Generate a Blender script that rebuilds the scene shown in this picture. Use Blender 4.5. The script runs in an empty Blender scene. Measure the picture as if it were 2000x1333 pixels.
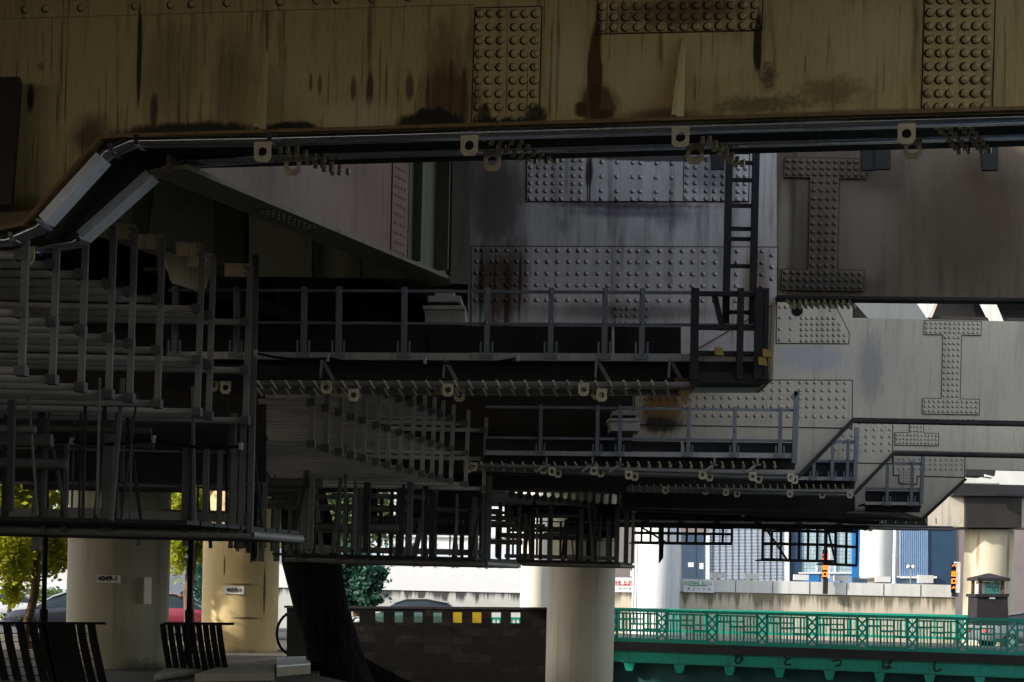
import bpy, bmesh, math, random
from mathutils import Vector, Matrix
R = math.radians
rng = random.Random(7)
SC = bpy.context.scene
COL = SC.collection

# ------------------------------------------------------------------ camera
F = 2800.0                      # focal length in photograph pixels (2000 wide)
ROLL = R(1.3)
CR, SR = math.cos(ROLL), math.sin(ROLL)
EYE = 1.6
PX, PY = 1000.0, 1165.0         # where the level line of sight meets the picture
cam_d = bpy.data.cameras.new('camera')
cam_d.sensor_width = 36.0
cam_d.lens = F / 2000.0 * 36.0
cam_d.shift_y = (PY - 666.5) / 2000.0
cam_d.clip_start = 0.1
cam_d.clip_end = 6000
cam = bpy.data.objects.new('camera', cam_d)
COL.objects.link(cam)
cam.matrix_world = Matrix.Translation((0, 0, EYE)) @ Matrix.Rotation(-ROLL, 4, 'Y') @ Matrix.Rotation(R(90), 4, 'X')
SC.camera = cam

def ray(px, py):
    u, v = px - PX, -(py - PY)
    return (CR * u - SR * v) / F, (SR * u + CR * v) / F

def P(px, py, pl, off=0.0):
    """point of the place seen at a pixel, on the upright plane pl = depth or (depth, slope)"""
    y0, s = pl if isinstance(pl, tuple) else (pl, 0.0)
    x, z = ray(px, py)
    y = (y0 - off) / (1 + s * x)
    return Vector((x * y, y, EYE + z * y))

def nrm(pl):
    s = pl[1] if isinstance(pl, tuple) else 0.0
    return Vector((-s, -1, 0)).normalized()      # towards the camera

# ------------------------------------------------------------------ mesh builder
class MB:
    def __init__(self):
        self.v, self.f, self.s, self.i = [], [], [], []
    def add(self, vs, fs, smooth=False, mi=0):
        b = len(self.v)
        self.v += [Vector(q) for q in vs]
        self.f += [tuple(i + b for i in f) for f in fs]
        self.s += [smooth] * len(fs); self.i += [mi] * len(fs)
        return self
    def box(self, lo, hi):
        x0, y0, z0 = lo; x1, y1, z1 = hi
        return self.add([(x0,y0,z0),(x1,y0,z0),(x1,y1,z0),(x0,y1,z0),(x0,y0,z1),(x1,y0,z1),(x1,y1,z1),(x0,y1,z1)],
                        [(0,3,2,1),(4,5,6,7),(0,1,5,4),(1,2,6,5),(2,3,7,6),(3,0,4,7)])
    def prism(self, pts, vec):
        n = len(pts); vec = Vector(vec)
        vs = [Vector(p) for p in pts] + [Vector(p) + vec for p in pts]
        fs = [tuple(range(n)), tuple(range(2*n-1, n-1, -1))] + [(i, i+n, (i+1) % n + n, (i+1) % n) for i in range(n)]
        return self.add(vs, fs)
    def plate(self, px, pl, t=0.02, off=0.0):
        """flat plate with a pixel outline on plane pl; front face off proud, t thick"""
        return self.prism([P(a, b, pl, off) for a, b in px], -nrm(pl) * t)
    def rivet(self, c, n, r, h=None):
        h = h or r * 0.62
        n = Vector(n).normalized()
        a = n.orthogonal().normalized(); b = n.cross(a)
        vs, fs = [], []
        for rr, hh in ((1.0, 0.0), (0.9, 0.45), (0.55, 0.9)):
            for i in range(8):
                t = i * math.pi / 4
                vs.append(c + (a * math.cos(t) + b * math.sin(t)) * r * rr + n * h * hh)
        vs.append(c + n * h)
        if r > .012:
            self.add([c + n*.0015 + (a*math.cos(i*math.pi/4) + b*math.sin(i*math.pi/4))*r*1.22 + Vector((-.26*r, 0, -.1*r)) for i in range(8)], [tuple(range(8))], False, 1)  # dark disc shifted left and down paints shade beside the rivet
        for k in range(2):
            for i in range(8):
                j = (i + 1) % 8
                fs.append((k*8+i, k*8+j, k*8+8+j, k*8+8+i))
        fs += [(16+i, 16+(i+1) % 8, 24) for i in range(8)]
        return self.add(vs, fs, True)
    def rivets(self, xs, ys, pl, off, r, skew=0.0, jit=0.0):
        """rows of rivets on a plate; skew shifts x per pixel of y (the frame's roll)"""
        for y in ys:
            for x in xs:
                self.rivet(P(x + skew * y, y + jit * (x - xs[0]), pl, off), nrm(pl), r)
        return self
    def sweep(self, pts, prof, n=(0, 1, 0), closed=False, scale=None, smooth=False):
        n = Vector(n).normalized(); pts = [Vector(p) for p in pts]; m = len(prof); k = len(pts)
        vs = []
        for i, p in enumerate(pts):
            t0 = (p - pts[i-1]).normalized() if (i > 0 or closed) else None
            t1 = (pts[(i+1) % k] - p).normalized() if (i < k-1 or closed) else None
            t = ((t0 or t1) + (t1 or t0))
            t.normalize()
            nn = (n - t * n.dot(t))
            nn = nn.normalized() if nn.length > 1e-4 else t.orthogonal().normalized()
            u = nn.cross(t).normalized()
            c = max(0.35, t.dot(t1 or t0))
            sc = scale[i] if scale else 1.0
            vs += [p + nn * a * sc + u * (b * sc / c) for a, b in prof]
        fs = []
        for i in range(k if closed else k-1):
            for j in range(m):
                a, b = i*m + j, i*m + (j+1) % m
                c2, d = ((i+1) % k)*m + (j+1) % m, ((i+1) % k)*m + j
                fs.append((a, b, c2, d))
        self.add(vs, fs, smooth)
        if not closed:
            self.add(vs[:m], [tuple(range(m-1, -1, -1))]); self.add(vs[-m:], [tuple(range(m))])
        return self
    def bar(self, p0, p1, w, h=None, n=(0, 1, 0)):
        h = h or w
        return self.sweep([p0, p1], [(-w/2,-h/2),(w/2,-h/2),(w/2,h/2),(-w/2,h/2)], n)
    def tube(self, pts, r, n=8, nn=(0, 1, 0), radii=None):
        prof = [(math.cos(i*2*math.pi/n)*r, math.sin(i*2*math.pi/n)*r) for i in range(n)]
        return self.sweep(pts, prof, nn, scale=radii, smooth=True)
    def lathe(self, c, prof, n=40):
        """prof: list of (radius, z) about the upright axis through c"""
        c = Vector(c); vs = []; fs = []
        for r, z in prof:
            vs += [c + Vector((r*math.cos(i*2*math.pi/n), r*math.sin(i*2*math.pi/n), z)) for i in range(n)]
        for k in range(len(prof)-1):
            for i in range(n):
                j = (i+1) % n
                fs.append((k*n+i, k*n+j, k*n+n+j, k*n+n+i))
        self.add(vs, fs, True)
        self.add(vs[:n], [tuple(range(n-1, -1, -1))]); self.add(vs[-n:], [tuple(range(n))])
        return self
    def lug(self, c, pl, w, h, r, t=0.016):
        """hanging eye plate: chamfered plate with a round hole, facing the camera"""
        n = nrm(pl); ux = Vector((-n.y, n.x, 0)); uz = Vector((0, 0, 1))
        out = [(-w/2, h/2), (w/2, h/2), (w/2, -h*.28), (w*.28, -h/2), (-w*.28, -h/2), (-w/2, -h*.28)]
        K = 24; o2 = []
        per = []
        for i in range(len(out)):
            a, b = Vector(out[i]), Vector(out[(i+1) % len(out)])
            for k in range(4): per.append(a.lerp(b, k/4))
        angs = [math.atan2(q.y, q.x) for q in per]
        ring = [Vector((math.cos(a)*r, math.sin(a)*r)) for a in angs]
        vs = []
        for d in (0, -t):
            for q in per + ring: vs.append(c + ux*q.x + uz*q.y + n*d)
        m = len(per); fs = []
        for i in range(m):
            j = (i+1) % m
            fs += [(i, j, m+j, m+i), (2*m+i, 3*m+i, 3*m+j, 2*m+j), (i, 2*m+i, 2*m+j, j), (m+i, m+j, 3*m+j, 3*m+i)]
        return self.add(vs, fs)
    def build(self, name, mat, parent=None):
        me = bpy.data.meshes.new(name)
        org = WL.get(parent.name, Vector()) if parent else Vector()
        me.from_pydata([tuple(q - org) for q in self.v], [], self.f)
        me.polygons.foreach_set('use_smooth', self.s)
        bm = bmesh.new(); bm.from_mesh(me)
        bmesh.ops.recalc_face_normals(bm, faces=bm.faces)
        bm.to_mesh(me); bm.free()
        if mat: me.materials.append(mat)
        if 1 in self.i:
            me.materials.append(M['seam']); me.polygons.foreach_set('material_index', self.i)
        o = bpy.data.objects.new(name, me); COL.objects.link(o)
        if parent:
            o.parent = parent; WL[o.name] = org
        return o

WL = {}
def tag(o, label=None, cat=None, group=None, kind=None):
    if label: o['label'] = label
    if cat: o['category'] = cat
    if group: o['group'] = group
    if kind: o['kind'] = kind
    return o
def thing(name, loc, label, cat, group=None):
    o = bpy.data.objects.new(name, None); COL.objects.link(o)
    o.location = loc; o.empty_display_size = 0.2
    WL[o.name] = Vector(loc)
    return tag(o, label, cat, group)
ORD = ['first','second','third','fourth','fifth','sixth','seventh','eighth','ninth','tenth','eleventh','twelfth','thirteenth','fourteenth','fifteenth','sixteenth']

# ------------------------------------------------------------------ materials
class NT:
    def __init__(self, name):
        self.m = bpy.data.materials.new(name); self.m.use_nodes = True
        self.t = self.m.node_tree; self.t.nodes.clear()
        self.out = self.n('ShaderNodeOutputMaterial')
        self.b = self.n('ShaderNodeBsdfPrincipled')
        self.l(self.b.outputs[0], self.out.inputs[0])
        self.pos = self.n('ShaderNodeNewGeometry').outputs['Position']
    def n(self, k, **kw):
        x = self.t.nodes.new(k)
        for a, b in kw.items(): setattr(x, a, b)
        return x
    def l(self, a, b): self.t.links.new(a, b)
    def noise(self, scale, vec=(1,1,1), detail=5, rough=.55, off=(0,0,0)):
        mp = self.n('ShaderNodeMapping'); mp.inputs['Scale'].default_value = vec; mp.inputs['Location'].default_value = off
        self.l(self.pos, mp.inputs[0])
        x = self.n('ShaderNodeTexNoise'); x.inputs['Scale'].default_value = scale
        x.inputs['Detail'].default_value = detail; x.inputs['Roughness'].default_value = rough
        self.l(mp.outputs[0], x.inputs['Vector'])
        return x
    def rng(self, v, a, b, c=0.0, d=1.0, smooth=True):
        x = self.n('ShaderNodeMapRange'); x.clamp = True
        if smooth: x.interpolation_type = 'SMOOTHSTEP'
        for i, q in enumerate((a, b, c, d)): x.inputs[i+1].default_value = q
        self.l(v, x.inputs[0]); return x.outputs[0]
    def math(self, op, a, b):
        x = self.n('ShaderNodeMath', operation=op)
        for i, q in enumerate((a, b)):
            if isinstance(q, (int, float)): x.inputs[i].default_value = q
            else: self.l(q, x.inputs[i])
        return x.outputs[0]
    def mix(self, fac, a, b, mode='MIX'):
        x = self.n('ShaderNodeMix', data_type='RGBA', blend_type=mode)
        if isinstance(fac, (int, float)): x.inputs[0].default_value = fac
        else: self.l(fac, x.inputs[0])
        for i, q in ((6, a), (7, b)):
            if isinstance(q, tuple): x.inputs[i].default_value = (*q[:3], 1)
            else: self.l(q, x.inputs[i])
        return x.outputs[2]
    def bump(self, h, strength=.3, dist=.01):
        x = self.n('ShaderNodeBump'); x.inputs['Strength'].default_value = strength; x.inputs['Distance'].default_value = dist
        self.l(h, x.inputs['Height']); self.l(x.outputs[0], self.b.inputs['Normal'])
    def stain(self, col, c, hx, hz, color, strength=.9, soft=.5, rag=.5, nscale=6.0, streaky=True):
        """a worn or dirty patch with an outline of its own, at a place on the thing"""
        s = self.n('ShaderNodeVectorMath', operation='SUBTRACT'); s.inputs[1].default_value = c; self.l(self.pos, s.inputs[0])
        m = self.n('ShaderNodeVectorMath', operation='MULTIPLY'); m.inputs[1].default_value = (1/hx, 0, 1/hz); self.l(s.outputs[0], m.inputs[0])
        nz = self.noise(nscale*1.3, (1, 1, .22 if streaky else 1), 9, .72)
        nn = self.n('ShaderNodeVectorMath', operation='MULTIPLY_ADD')
        self.l(nz.outputs['Color'], nn.inputs[0]); nn.inputs[1].default_value = (rag*2,)*3; nn.inputs[2].default_value = (-rag,)*3
        a = self.n('ShaderNodeVectorMath', operation='ADD'); self.l(m.outputs[0], a.inputs[0]); self.l(nn.outputs[0], a.inputs[1])
        a2 = self.n('ShaderNodeVectorMath', operation='MULTIPLY'); a2.inputs[1].default_value = (1, 0, 1); self.l(a.outputs[0], a2.inputs[0])
        ln = self.n('ShaderNodeVectorMath', operation='LENGTH'); self.l(a2.outputs[0], ln.inputs[0])
        f = self.rng(ln.outputs['Value'], 1.0, 1.0 - soft*.85, 0, strength)
        return self.mix(f, col, color)
    def done(self, col, rough=.6, metal=0.0, spec=.4):
        if isinstance(col, tuple): self.b.inputs['Base Color'].default_value = (*col[:3], 1)
        else: self.l(col, self.b.inputs['Base Color'])
        if isinstance(rough, (int, float)): self.b.inputs['Roughness'].default_value = rough
        else: self.l(rough, self.b.inputs['Roughness'])
        self.b.inputs['Metallic'].default_value = metal
        self.b.inputs['Specular IOR Level'].default_value = spec
        return self.m

def steel(name, base, grime=(.03,.022,.012), streak=.6, rust=0.0, blotch=.35, rough=.6, stains=(), metal=0.0, fine=9.0, spec=.4, lo=.5, hi=.78, drips=.3):
    t = NT(name)
    big = t.noise(0.9, (1,1,.7), 4)
    c = t.mix(t.rng(big.outputs[0], .3, .75, 0, blotch), base, tuple(x*.55 for x in base))
    st = t.noise(fine, (1, 1, .07), 6, .6)
    c = t.mix(t.rng(st.outputs[0], lo, hi, 0, streak), c, grime)
    st2 = t.noise(fine*4, (1, 1, .12), 4, .6, (3.1, 0, 1.7))
    c = t.mix(t.rng(st2.outputs[0], .45, .8, 0, streak*.5), c, tuple(x*.4 for x in base))
    dr = t.noise(fine*3.2, (1, 1, .025), 3, .5, (7.7, 0, 3.3)); dm = t.noise(1.7, (1, 1, .6), 3, .6, (2, 0, 8))
    c = t.mix(t.math('MULTIPLY', t.rng(dr.outputs[0], .6, .66, 0, drips), t.rng(dm.outputs[0], .42, .6)), c, grime)
    if rust:
        ru = t.noise(2.3, (1,1,.3), 8, .7, (9, 4, 2))
        c = t.mix(t.rng(ru.outputs[0], .56, .7, 0, rust), c, (.10,.045,.012))
    sp = t.noise(55, (1,1,1), 3, .7)
    c = t.mix(t.rng(sp.outputs[0], .64, .75, 0, .5), c, tuple(x*.35 for x in base))
    for s in stains: c = t.stain(c, *s)
    r = t.rng(big.outputs[0], .3, .7, rough-.12, rough+.15)
    t.bump(t.noise(30, (1,1,.5), 4).outputs[0], .12, .006)
    return t.done(c, r, metal, spec)

def plain(name, col, rough=.6, metal=0.0, var=.25, scale=3.0, spec=.4, bump=0.0):
    t = NT(name)
    nz = t.noise(scale, (1,1,1), 6, .6)
    c = t.mix(t.rng(nz.outputs[0], .3, .7, 0, var), col, tuple(x*.45 for x in col))
    if bump: t.bump(t.noise(scale*8, (1,1,1), 6).outputs[0], bump, .02)
    return t.done(c, rough, metal, spec)

def glow(name, col, strength):
    t = NT(name)
    t.b.inputs['Emission Color'].default_value = (*col, 1); t.b.inputs['Emission Strength'].default_value = strength
    return t.done(tuple(x*.3 for x in col), .5)

NB = (9.8, 0.164)      # the near crossbeam's front face
B2 = (14.0, 0.03); B3 = (20.5, 0.0); B4 = (26.0, 0.0); B5 = (30.5, 0.0); B6 = (37.0, 0.0)
OLIVE = (.53, .425, .19)
RUST = (.07, .032, .006); SOOT = (.006, .005, .004); PALE = (.58, .50, .30)
def sp(px, py, pl, w, h, *a):
    """stain at a pixel of plane pl; w, h half sizes in pixels"""
    c = P(px, py, pl); k = c.y / F
    return (tuple(c), w*k, h*k) + a
near_stains = [
    sp(455, 150, NB, 60, 150, (.16,.125,.06), .6, .9, .5, 9.0), sp(330, 150, NB, 90, 160, (.17,.14,.07), .55, .9, .5, 9.0),
    sp(870, 120, NB, 60, 120, (.16,.10,.03), .7, .9, .7, 16.0), sp(1110, 130, NB, 50, 120, (.60,.53,.33), .5, .9, .3, 6.0),
    sp(1700, 90, NB, 110, 120, (.58,.49,.28), .5, .9, .4, 5.0), sp(560, 160, NB, 50, 60, (.5,.42,.22), .4, .9, .4, 5.0, False),
    sp(1168, 60, NB, 8, 60, SOOT, .7, .6, .6, 12.0), sp(1176, 225, NB, 26, 14, (.03,.018,.006), .9, .7, .6, 9.0, False), sp(1135, 212, NB, 16, 20, (.025,.015,.006), .9, .5, .7, 9.0, False),
    sp(1290, 90, NB, 8, 60, (.10,.06,.02), .6, .8, .6, 9.0), sp(1370, 100, NB, 4, 50, (.12,.08,.03), .7, .8, .6, 9.0), sp(1392, 95, NB, 3, 45, (.12,.08,.03), .7, .8, .6, 9.0),
    sp(945, 235, NB, 18, 40, SOOT, .9, .6, .6, 9.0), sp(1045, 225, NB, 30, 24, SOOT, .9, .7, .7, 9.0, False), sp(880, 170, NB, 6, 90, (.04,.02,.007), .8, .7, .6, 14.0), sp(905, 190, NB, 8, 80, (.04,.02,.007), .8, .7, .6, 14.0), sp(835, 185, NB, 6, 60, (.05,.025,.008), .8, .7, .6, 14.0),
    sp(1850, 228, NB, 120, 9, (.03,.02,.008), .8, .7, .5, 6.0), sp(15, 420, NB, 120, 60, SOOT, .8, .9, .5, 4.0, False), sp(180, 265, NB, 60, 60, SOOT, .75, .9, .5, 4.0, False),
    sp(1162, 140, NB, 17, 105, RUST, .95, .35, .45, 9.0), sp(1168, 205, NB, 48, 50, (.05,.03,.01), .85, .5, .6, 9.0),
    sp(875, 205, NB, 75, 100, (.09,.045,.012), .85, .7, .7, 14.0), sp(840, 248, NB, 78, 42, SOOT, .97, .3, .5, 5.0),
    sp(990, 262, NB, 130, 34, SOOT, .95, .35, .6, 6.0), sp(722, 180, NB, 9, 50, (.05,.025,.008), .9, .6, .6, 14.0),
    sp(690, 175, NB, 7, 35, (.05,.025,.008), .8, .6, .6, 14.0), sp(800, 170, NB, 10, 40, (.05,.025,.008), .8, .6, .6, 14.0),
    sp(607, 160, NB, 5, 26, (.06,.03,.01), .75, .8, .9, 16.0), sp(625, 168, NB, 6, 34, (.06,.03,.01), .75, .8, .9, 16.0), sp(722, 60, NB, 7, 95, (.08,.05,.02), .7, .7, .5, 12.0),
    sp(272, 110, NB, 6, 130, SOOT, .95, .5, .5, 12.0), sp(300, 220, NB, 10, 60, SOOT, .8, .6, .7, 12.0),
    sp(360, 262, NB, 190, 28, SOOT, .95, .5, .5, 5.0), sp(570, 252, NB, 60, 18, SOOT, .95, .4, .4, 5.0),
    sp(700, 228, NB, 100, 40, PALE, .55, .7, .5, 5.0, False),
    sp(1250, 165, NB, 65, 80, PALE, .5, .7, .35, 5.0, False), sp(1400, 115, NB, 80, 50, PALE, .4, .7, .35, 5.0, False),
    sp(1290, 232, NB, 120, 26, (.09,.05,.015), .8, .7, .5, 6.0), sp(1480, 85, NB, 10, 70, SOOT, .95, .4, .4, 9.0),
    sp(1500, 150, NB, 22, 40, (.07,.045,.015), .8, .9, 1.0, 22.0, False), sp(1480, 205, NB, 130, 28, (.10,.07,.02), .75, .9, .9, 18.0, False),
    sp(1620, 180, NB, 90, 40, (.14,.10,.025), .7, .9, .8, 12.0, False), sp(1650, 225, NB, 400, 14, (.12,.07,.02), .8, .8, .5, 8.0, False),
    sp(1325, 25, NB, 150, 38, (.10,.05,.015), .75, .6, .7, 10.0), sp(60, 190, NB, 10, 40, SOOT, .9, .6, .6, 9.0),
    sp(80, 130, NB, 9, 12, (.10,.07,.03), .6, .9, .9, 12.0, False),
]
M = {}
M['seam'] = plain('seam_dirt_rivet_shade', (.04,.032,.022), .9, 0, .3, 6)  # dirt lines around plates, and the painted shade beside rivets
M['near'] = steel('olive_beam_paint', OLIVE, (.06,.036,.010), .8, .3, .3, .55, near_stains, fine=15, drips=.75)
M['lip'] = steel('rusty_ochre_edge', (.22,.14,.055), (.03,.018,.008), .5, .7, .4, .6)
M['near_plain'] = steel('olive_fitting_paint', OLIVE, (.05,.035,.015), .4, .3, .3, .5)
M['beam2'] = steel('lilac_grey_beam_paint', (.68,.63,.62), (.09,.075,.075), .8, 0.0, .4, .5, [
    sp(975, 400, B2, 62, 110, (.15,.12,.11), .85, .6, .4, 9.0), sp(1225, 402, B2, 210, 10, (.05,.045,.06), .85, .8, .6, 10.0, False), sp(1230, 610, B2, 260, 26, (.12,.10,.09), .7, .9, .5, 6.0),
    sp(1010, 540, B2, 34, 110, (.10,.07,.05), .8, .8, .5, 12.0), sp(1100, 440, B2, 14, 30, (.2,.18,.2), .6, .9, .8, 14.0), sp(1310, 425, B2, 60, 26, (.16,.15,.2), .6, .9, .8, 14.0), sp(1380, 340, B2, 60, 50, (.25,.24,.28), .6, .9, .4, 8.0),
    sp(1015, 560, B2, 4, 90, SOOT, .85, .6, .4, 9.0), sp(965, 560, B2, 4, 90, SOOT, .85, .6, .4, 9.0),
    sp(965, 560, B2, 62, 110, (.085,.035,.010), .9, .7, .5, 12.0), sp(940, 330, B2, 90, 240, (.16,.13,.12), .7, .7, .4, 9.0),
    sp(1230, 415, B2, 190, 16, (.10,.09,.11), .7, .9, .6, 8.0), sp(1150, 335, B2, 10, 40, SOOT, .85, .6, .6, 12.0),
    sp(1280, 310, B2, 140, 9, SOOT, .9, .5, .4, 9.0), sp(990, 600, B2, 9, 130, SOOT, .8, .7, .4, 12.0),
    sp(940, 560, B2, 8, 110, SOOT, .8, .7, .4, 12.0), sp(1475, 560, B2, 36, 120, (.20,.13,.06), .75, .7, .4, 8.0)], fine=9)
M['beam2r'] = steel('brown_grey_beam_paint', (.15,.115,.08), (.03,.02,.01), .7, 0.12, .35, .6, [
    sp(1690, 440, B2, 75, 170, (.22,.19,.15), .65, .8, .35, 6.0), sp(1530, 460, B2, 18, 150, (.30,.27,.21), .8, .8, .3, 6.0),
    sp(1900, 440, B2, 150, 170, (.07,.045,.02), .8, .8, .5, 3.0), sp(1620, 560, B2, 130, 34, (.06,.05,.04), .8, .7, .4, 9.0)], fine=8)
M['beam3'] = steel('pale_grey_beam_paint', (.47,.42,.345), (.16,.14,.12), .45, 0.05, .25, .55, [
    sp(1295, 800, B3, 60, 70, (.17,.085,.018), .95, .7, .6, 10.0), sp(1290, 830, B3, 50, 20, SOOT, .9, .6, .7, 8.0), sp(1590, 700, B3, 90, 36, (.30,.30,.34), .6, .7, .4, 8.0),
    sp(1700, 720, B3, 36, 100, (.22,.21,.21), .7, .8, .6, 20.0)], fine=7)
M['beam4'] = steel('dull_beige_beam_paint', (.54,.48,.39), (.15,.12,.09), .55, 0.1, .3, .6, fine=6)
M['beam_dark'] = steel('shade_and_soot_beam_paint', (.018,.016,.014), (.01,.009,.008), .7, 0.1, .4, .7)  # near-black; also puts shade into undersides and left beam parts
M['girder'] = steel('mauve_brown_girder_paint', (.29,.20,.165), (.05,.035,.028), .55, .4, .6, .55, fine=5)
M['girder_green'] = steel('grey_green_girder_paint', (.21,.215,.165), (.04,.04,.03), .5, .15, .3, .6)
M['girder_olive'] = steel('dim_olive_girder_paint', (.24,.22,.15), (.03,.025,.015), .6, .25, .4, .6)
M['lug'] = steel('cream_lug_paint', (.50,.44,.30), (.12,.09,.05), .35, .2, .2, .5)
M['galv'] = steel('galvanised_duct_metal', (.62,.66,.73), (.12,.12,.12), .5, .05, .45, .2, metal=1.0, fine=16)
M['pipe_pale'] = plain('light_offset_grey_pipe_metal', (.50,.49,.47), .5, .1, .4, 2.2, .4)  # grey pipe metal lightened to offset weak light in the stepped rows
M['post_pale'] = plain('light_offset_grey_post_metal', (.27,.27,.265), .55, .1, .4, 2.6, .35)  # post metal lightened likewise against the weak light
M['zinc_sheen'] = plain('zinc_painted_sheen', (.80,.84,.92), .32, .45, .3, 6, .6)  # paler than the duct metal, to paint in the bends' brightness
M['pipe_mid'] = plain('mid_grey_pipe_metal', (.44,.43,.41), .5, .1, .4, 2.2, .4)
M['post_mid'] = plain('mid_grey_post_metal', (.19,.19,.187), .55, .1, .4, 2.6, .35)
M['pipe'] = plain('grey_pipe_metal', (.21,.207,.20), .5, .2, .45, 2.2, .4)
M['post'] = plain('grey_post_metal', (.12,.12,.118), .55, .2, .45, 2.6, .35)
M['rail_blue'] = steel('blue_grey_rail_metal', (.20,.22,.25), (.05,.05,.055), .4, .04, .3, .45, metal=.4, fine=14)
M['toe'] = steel('silver_toe_board_metal', (.42,.42,.43), (.12,.11,.10), .5, .1, .4, .42, metal=.6, fine=18)
M['black'] = plain('black_iron_paint', (.006,.006,.0065), .8, 0, .3, 8, .12)
M['dark'] = plain('sooty_dark_steel', (.018,.018,.02), .65, 0, .4, 3)
M['bearing'] = steel('pale_bearing_paint', (.44,.44,.41), (.08,.07,.06), .55, .15, .3, .5)
def net_mat():
    t = NT('dark_netting')
    w = t.n('ShaderNodeTexBrick'); w.offset = 0; w.inputs['Scale'].default_value = 1
    mp = t.n('ShaderNodeMapping'); mp.inputs['Rotation'].default_value = (R(90), 0, 0); t.l(t.pos, mp.inputs[0])
    t.l(mp.outputs[0], w.inputs['Vector'])
    w.inputs['Brick Width'].default_value = .035; w.inputs['Row Height'].default_value = .035; w.inputs['Mortar Size'].default_value = .006
    w.inputs['Color1'].default_value = (.006,.006,.007,1); w.inputs['Color2'].default_value = (.008,.008,.009,1); w.inputs['Mortar'].default_value = (.022,.022,.024,1)
    return t.done(w.outputs[0], .8)
M['net'] = net_mat()
def pillar_mat(name, base, seedoff, dirt=.6, stains=()):
    t = NT(name)
    big = t.noise(.8, (1,1,.5), 5, .6, (seedoff,0,0))
    c = t.mix(t.rng(big.outputs[0], .35, .7, 0, .35), base, tuple(x*.6 for x in base))
    st = t.noise(3.5, (1,1,.05), 6, .6, (seedoff,2,0))
    c = t.mix(t.rng(st.outputs[0], .5, .75, 0, dirt), c, tuple(x*.45 for x in base))
    sm = t.noise(9, (1,1,1), 8, .7, (seedoff,5,0))
    c = t.mix(t.rng(sm.outputs[0], .62, .72, 0, .5), c, tuple(x*.4 for x in base))
    for s in stains: c = t.stain(c, *s)
    t.bump(t.noise(12, (1,1,1), 6).outputs[0], .15, .01)
    return t.done(c, .7)
M['conc'] = pillar_mat('weathered_concrete', (.30,.285,.25), 3)
M['soffit'] = plain('sooty_concrete_soffit', (.06,.056,.05), .9, 0, .4, 1.2)
M['white_conc'] = pillar_mat('white_painted_concrete', (.62,.62,.60), 8, .3)
def drip_mat(name, base, dark, zt, zl, amount):
    t = NT(name)
    big = t.noise(.7, (1,1,.5), 5)
    c = t.mix(t.rng(big.outputs[0], .35, .7, 0, .3), base, tuple(x*.7 for x in base))
    st = t.noise(2.6, (1,1,.02), 7, .7)
    sep = t.n('ShaderNodeSeparateXYZ'); t.l(t.pos, sep.inputs[0])
    g = t.rng(sep.outputs['Z'], zt - zl, zt, 0, 1, False)
    v = t.math('ADD', st.outputs[0], t.math('MULTIPLY', g, .42))
    c = t.mix(t.rng(v, .72, .9, 0, amount), c, dark)
    return t.done(c, .8)
M['retain'] = drip_mat('drip_stained_retaining_wall', (.55,.48,.38), (.10,.095,.055), 2.0, 1.3, .85)
M['retain_dark'] = drip_mat('soot_dripped_retaining_wall', (.50,.49,.46), (.03,.03,.03), 1.75, .9, .95)
M['green'] = steel('teal_bridge_paint', (.008,.26,.18), (.004,.06,.045), .35, .05, .3, .4, fine=4)
M['green_dark'] = steel('recess_shade_teal_paint', (.006,.06,.055), (.003,.02,.02), .4, 0, .3, .6, fine=4)  # bridge teal darkened to paint the shade of the recess
M['letter'] = plain('black_lettering', (.006,.006,.006), .5)
def stone_mat():
    t = NT('dark_stone_blocks')
    w = t.n('ShaderNodeTexBrick'); w.offset = .5
    mp = t.n('ShaderNodeMapping'); mp.inputs['Rotation'].default_value = (R(90), 0, 0); t.l(t.pos, mp.inputs[0])
    t.l(mp.outputs[0], w.inputs['Vector']); w.inputs['Scale'].default_value = 1
    w.inputs['Brick Width'].default_value = .62; w.inputs['Row Height'].default_value = .29; w.inputs['Mortar Size'].default_value = .012
    w.inputs['Bias'].default_value = -.55; w.inputs['Mortar Smooth'].default_value = .4
    w.inputs['Color1'].default_value = (.005,.0048,.0045,1); w.inputs['Color2'].default_value = (.030,.024,.017,1); w.inputs['Mortar'].default_value = (.004,.004,.004,1)
    nz = t.noise(4, (1,1,1), 8, .7)
    c = t.mix(t.rng(nz.outputs[0], .35, .65, 0, .75), w.outputs[0], (.0025,.0024,.0023))
    h = t.math('ADD', t.math('MULTIPLY', w.outputs['Fac'], -1.0), t.math('MULTIPLY', nz.outputs[0], .5))
    t.bump(h, .8, .05)
    return t.done(c, .9, 0, .15)
M['stone'] = stone_mat()
M['coping'] = plain('sooty_stone_coping', (.022,.018,.02), .8, 0, .6, 2.5, bump=.3)
M['kerb'] = plain('weathered_kerb_stone', (.26,.225,.17), .85, 0, .5, 3, bump=.5)
def bark_mat(name, a, b):
    t = NT(name)
    nz = t.noise(7, (1,1,.18), 8, .7)
    t.bump(nz.outputs[0], .9, .06)
    return t.done(t.mix(t.rng(nz.outputs[0], .35, .65), a, b), .95, 0, .08)
M['bark_dark'] = bark_mat('black_rough_bark', (.0015,.0015,.0015), (.012,.011,.010))
M['bark'] = bark_mat('brown_bark', (.05,.035,.022), (.16,.11,.07))
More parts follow.
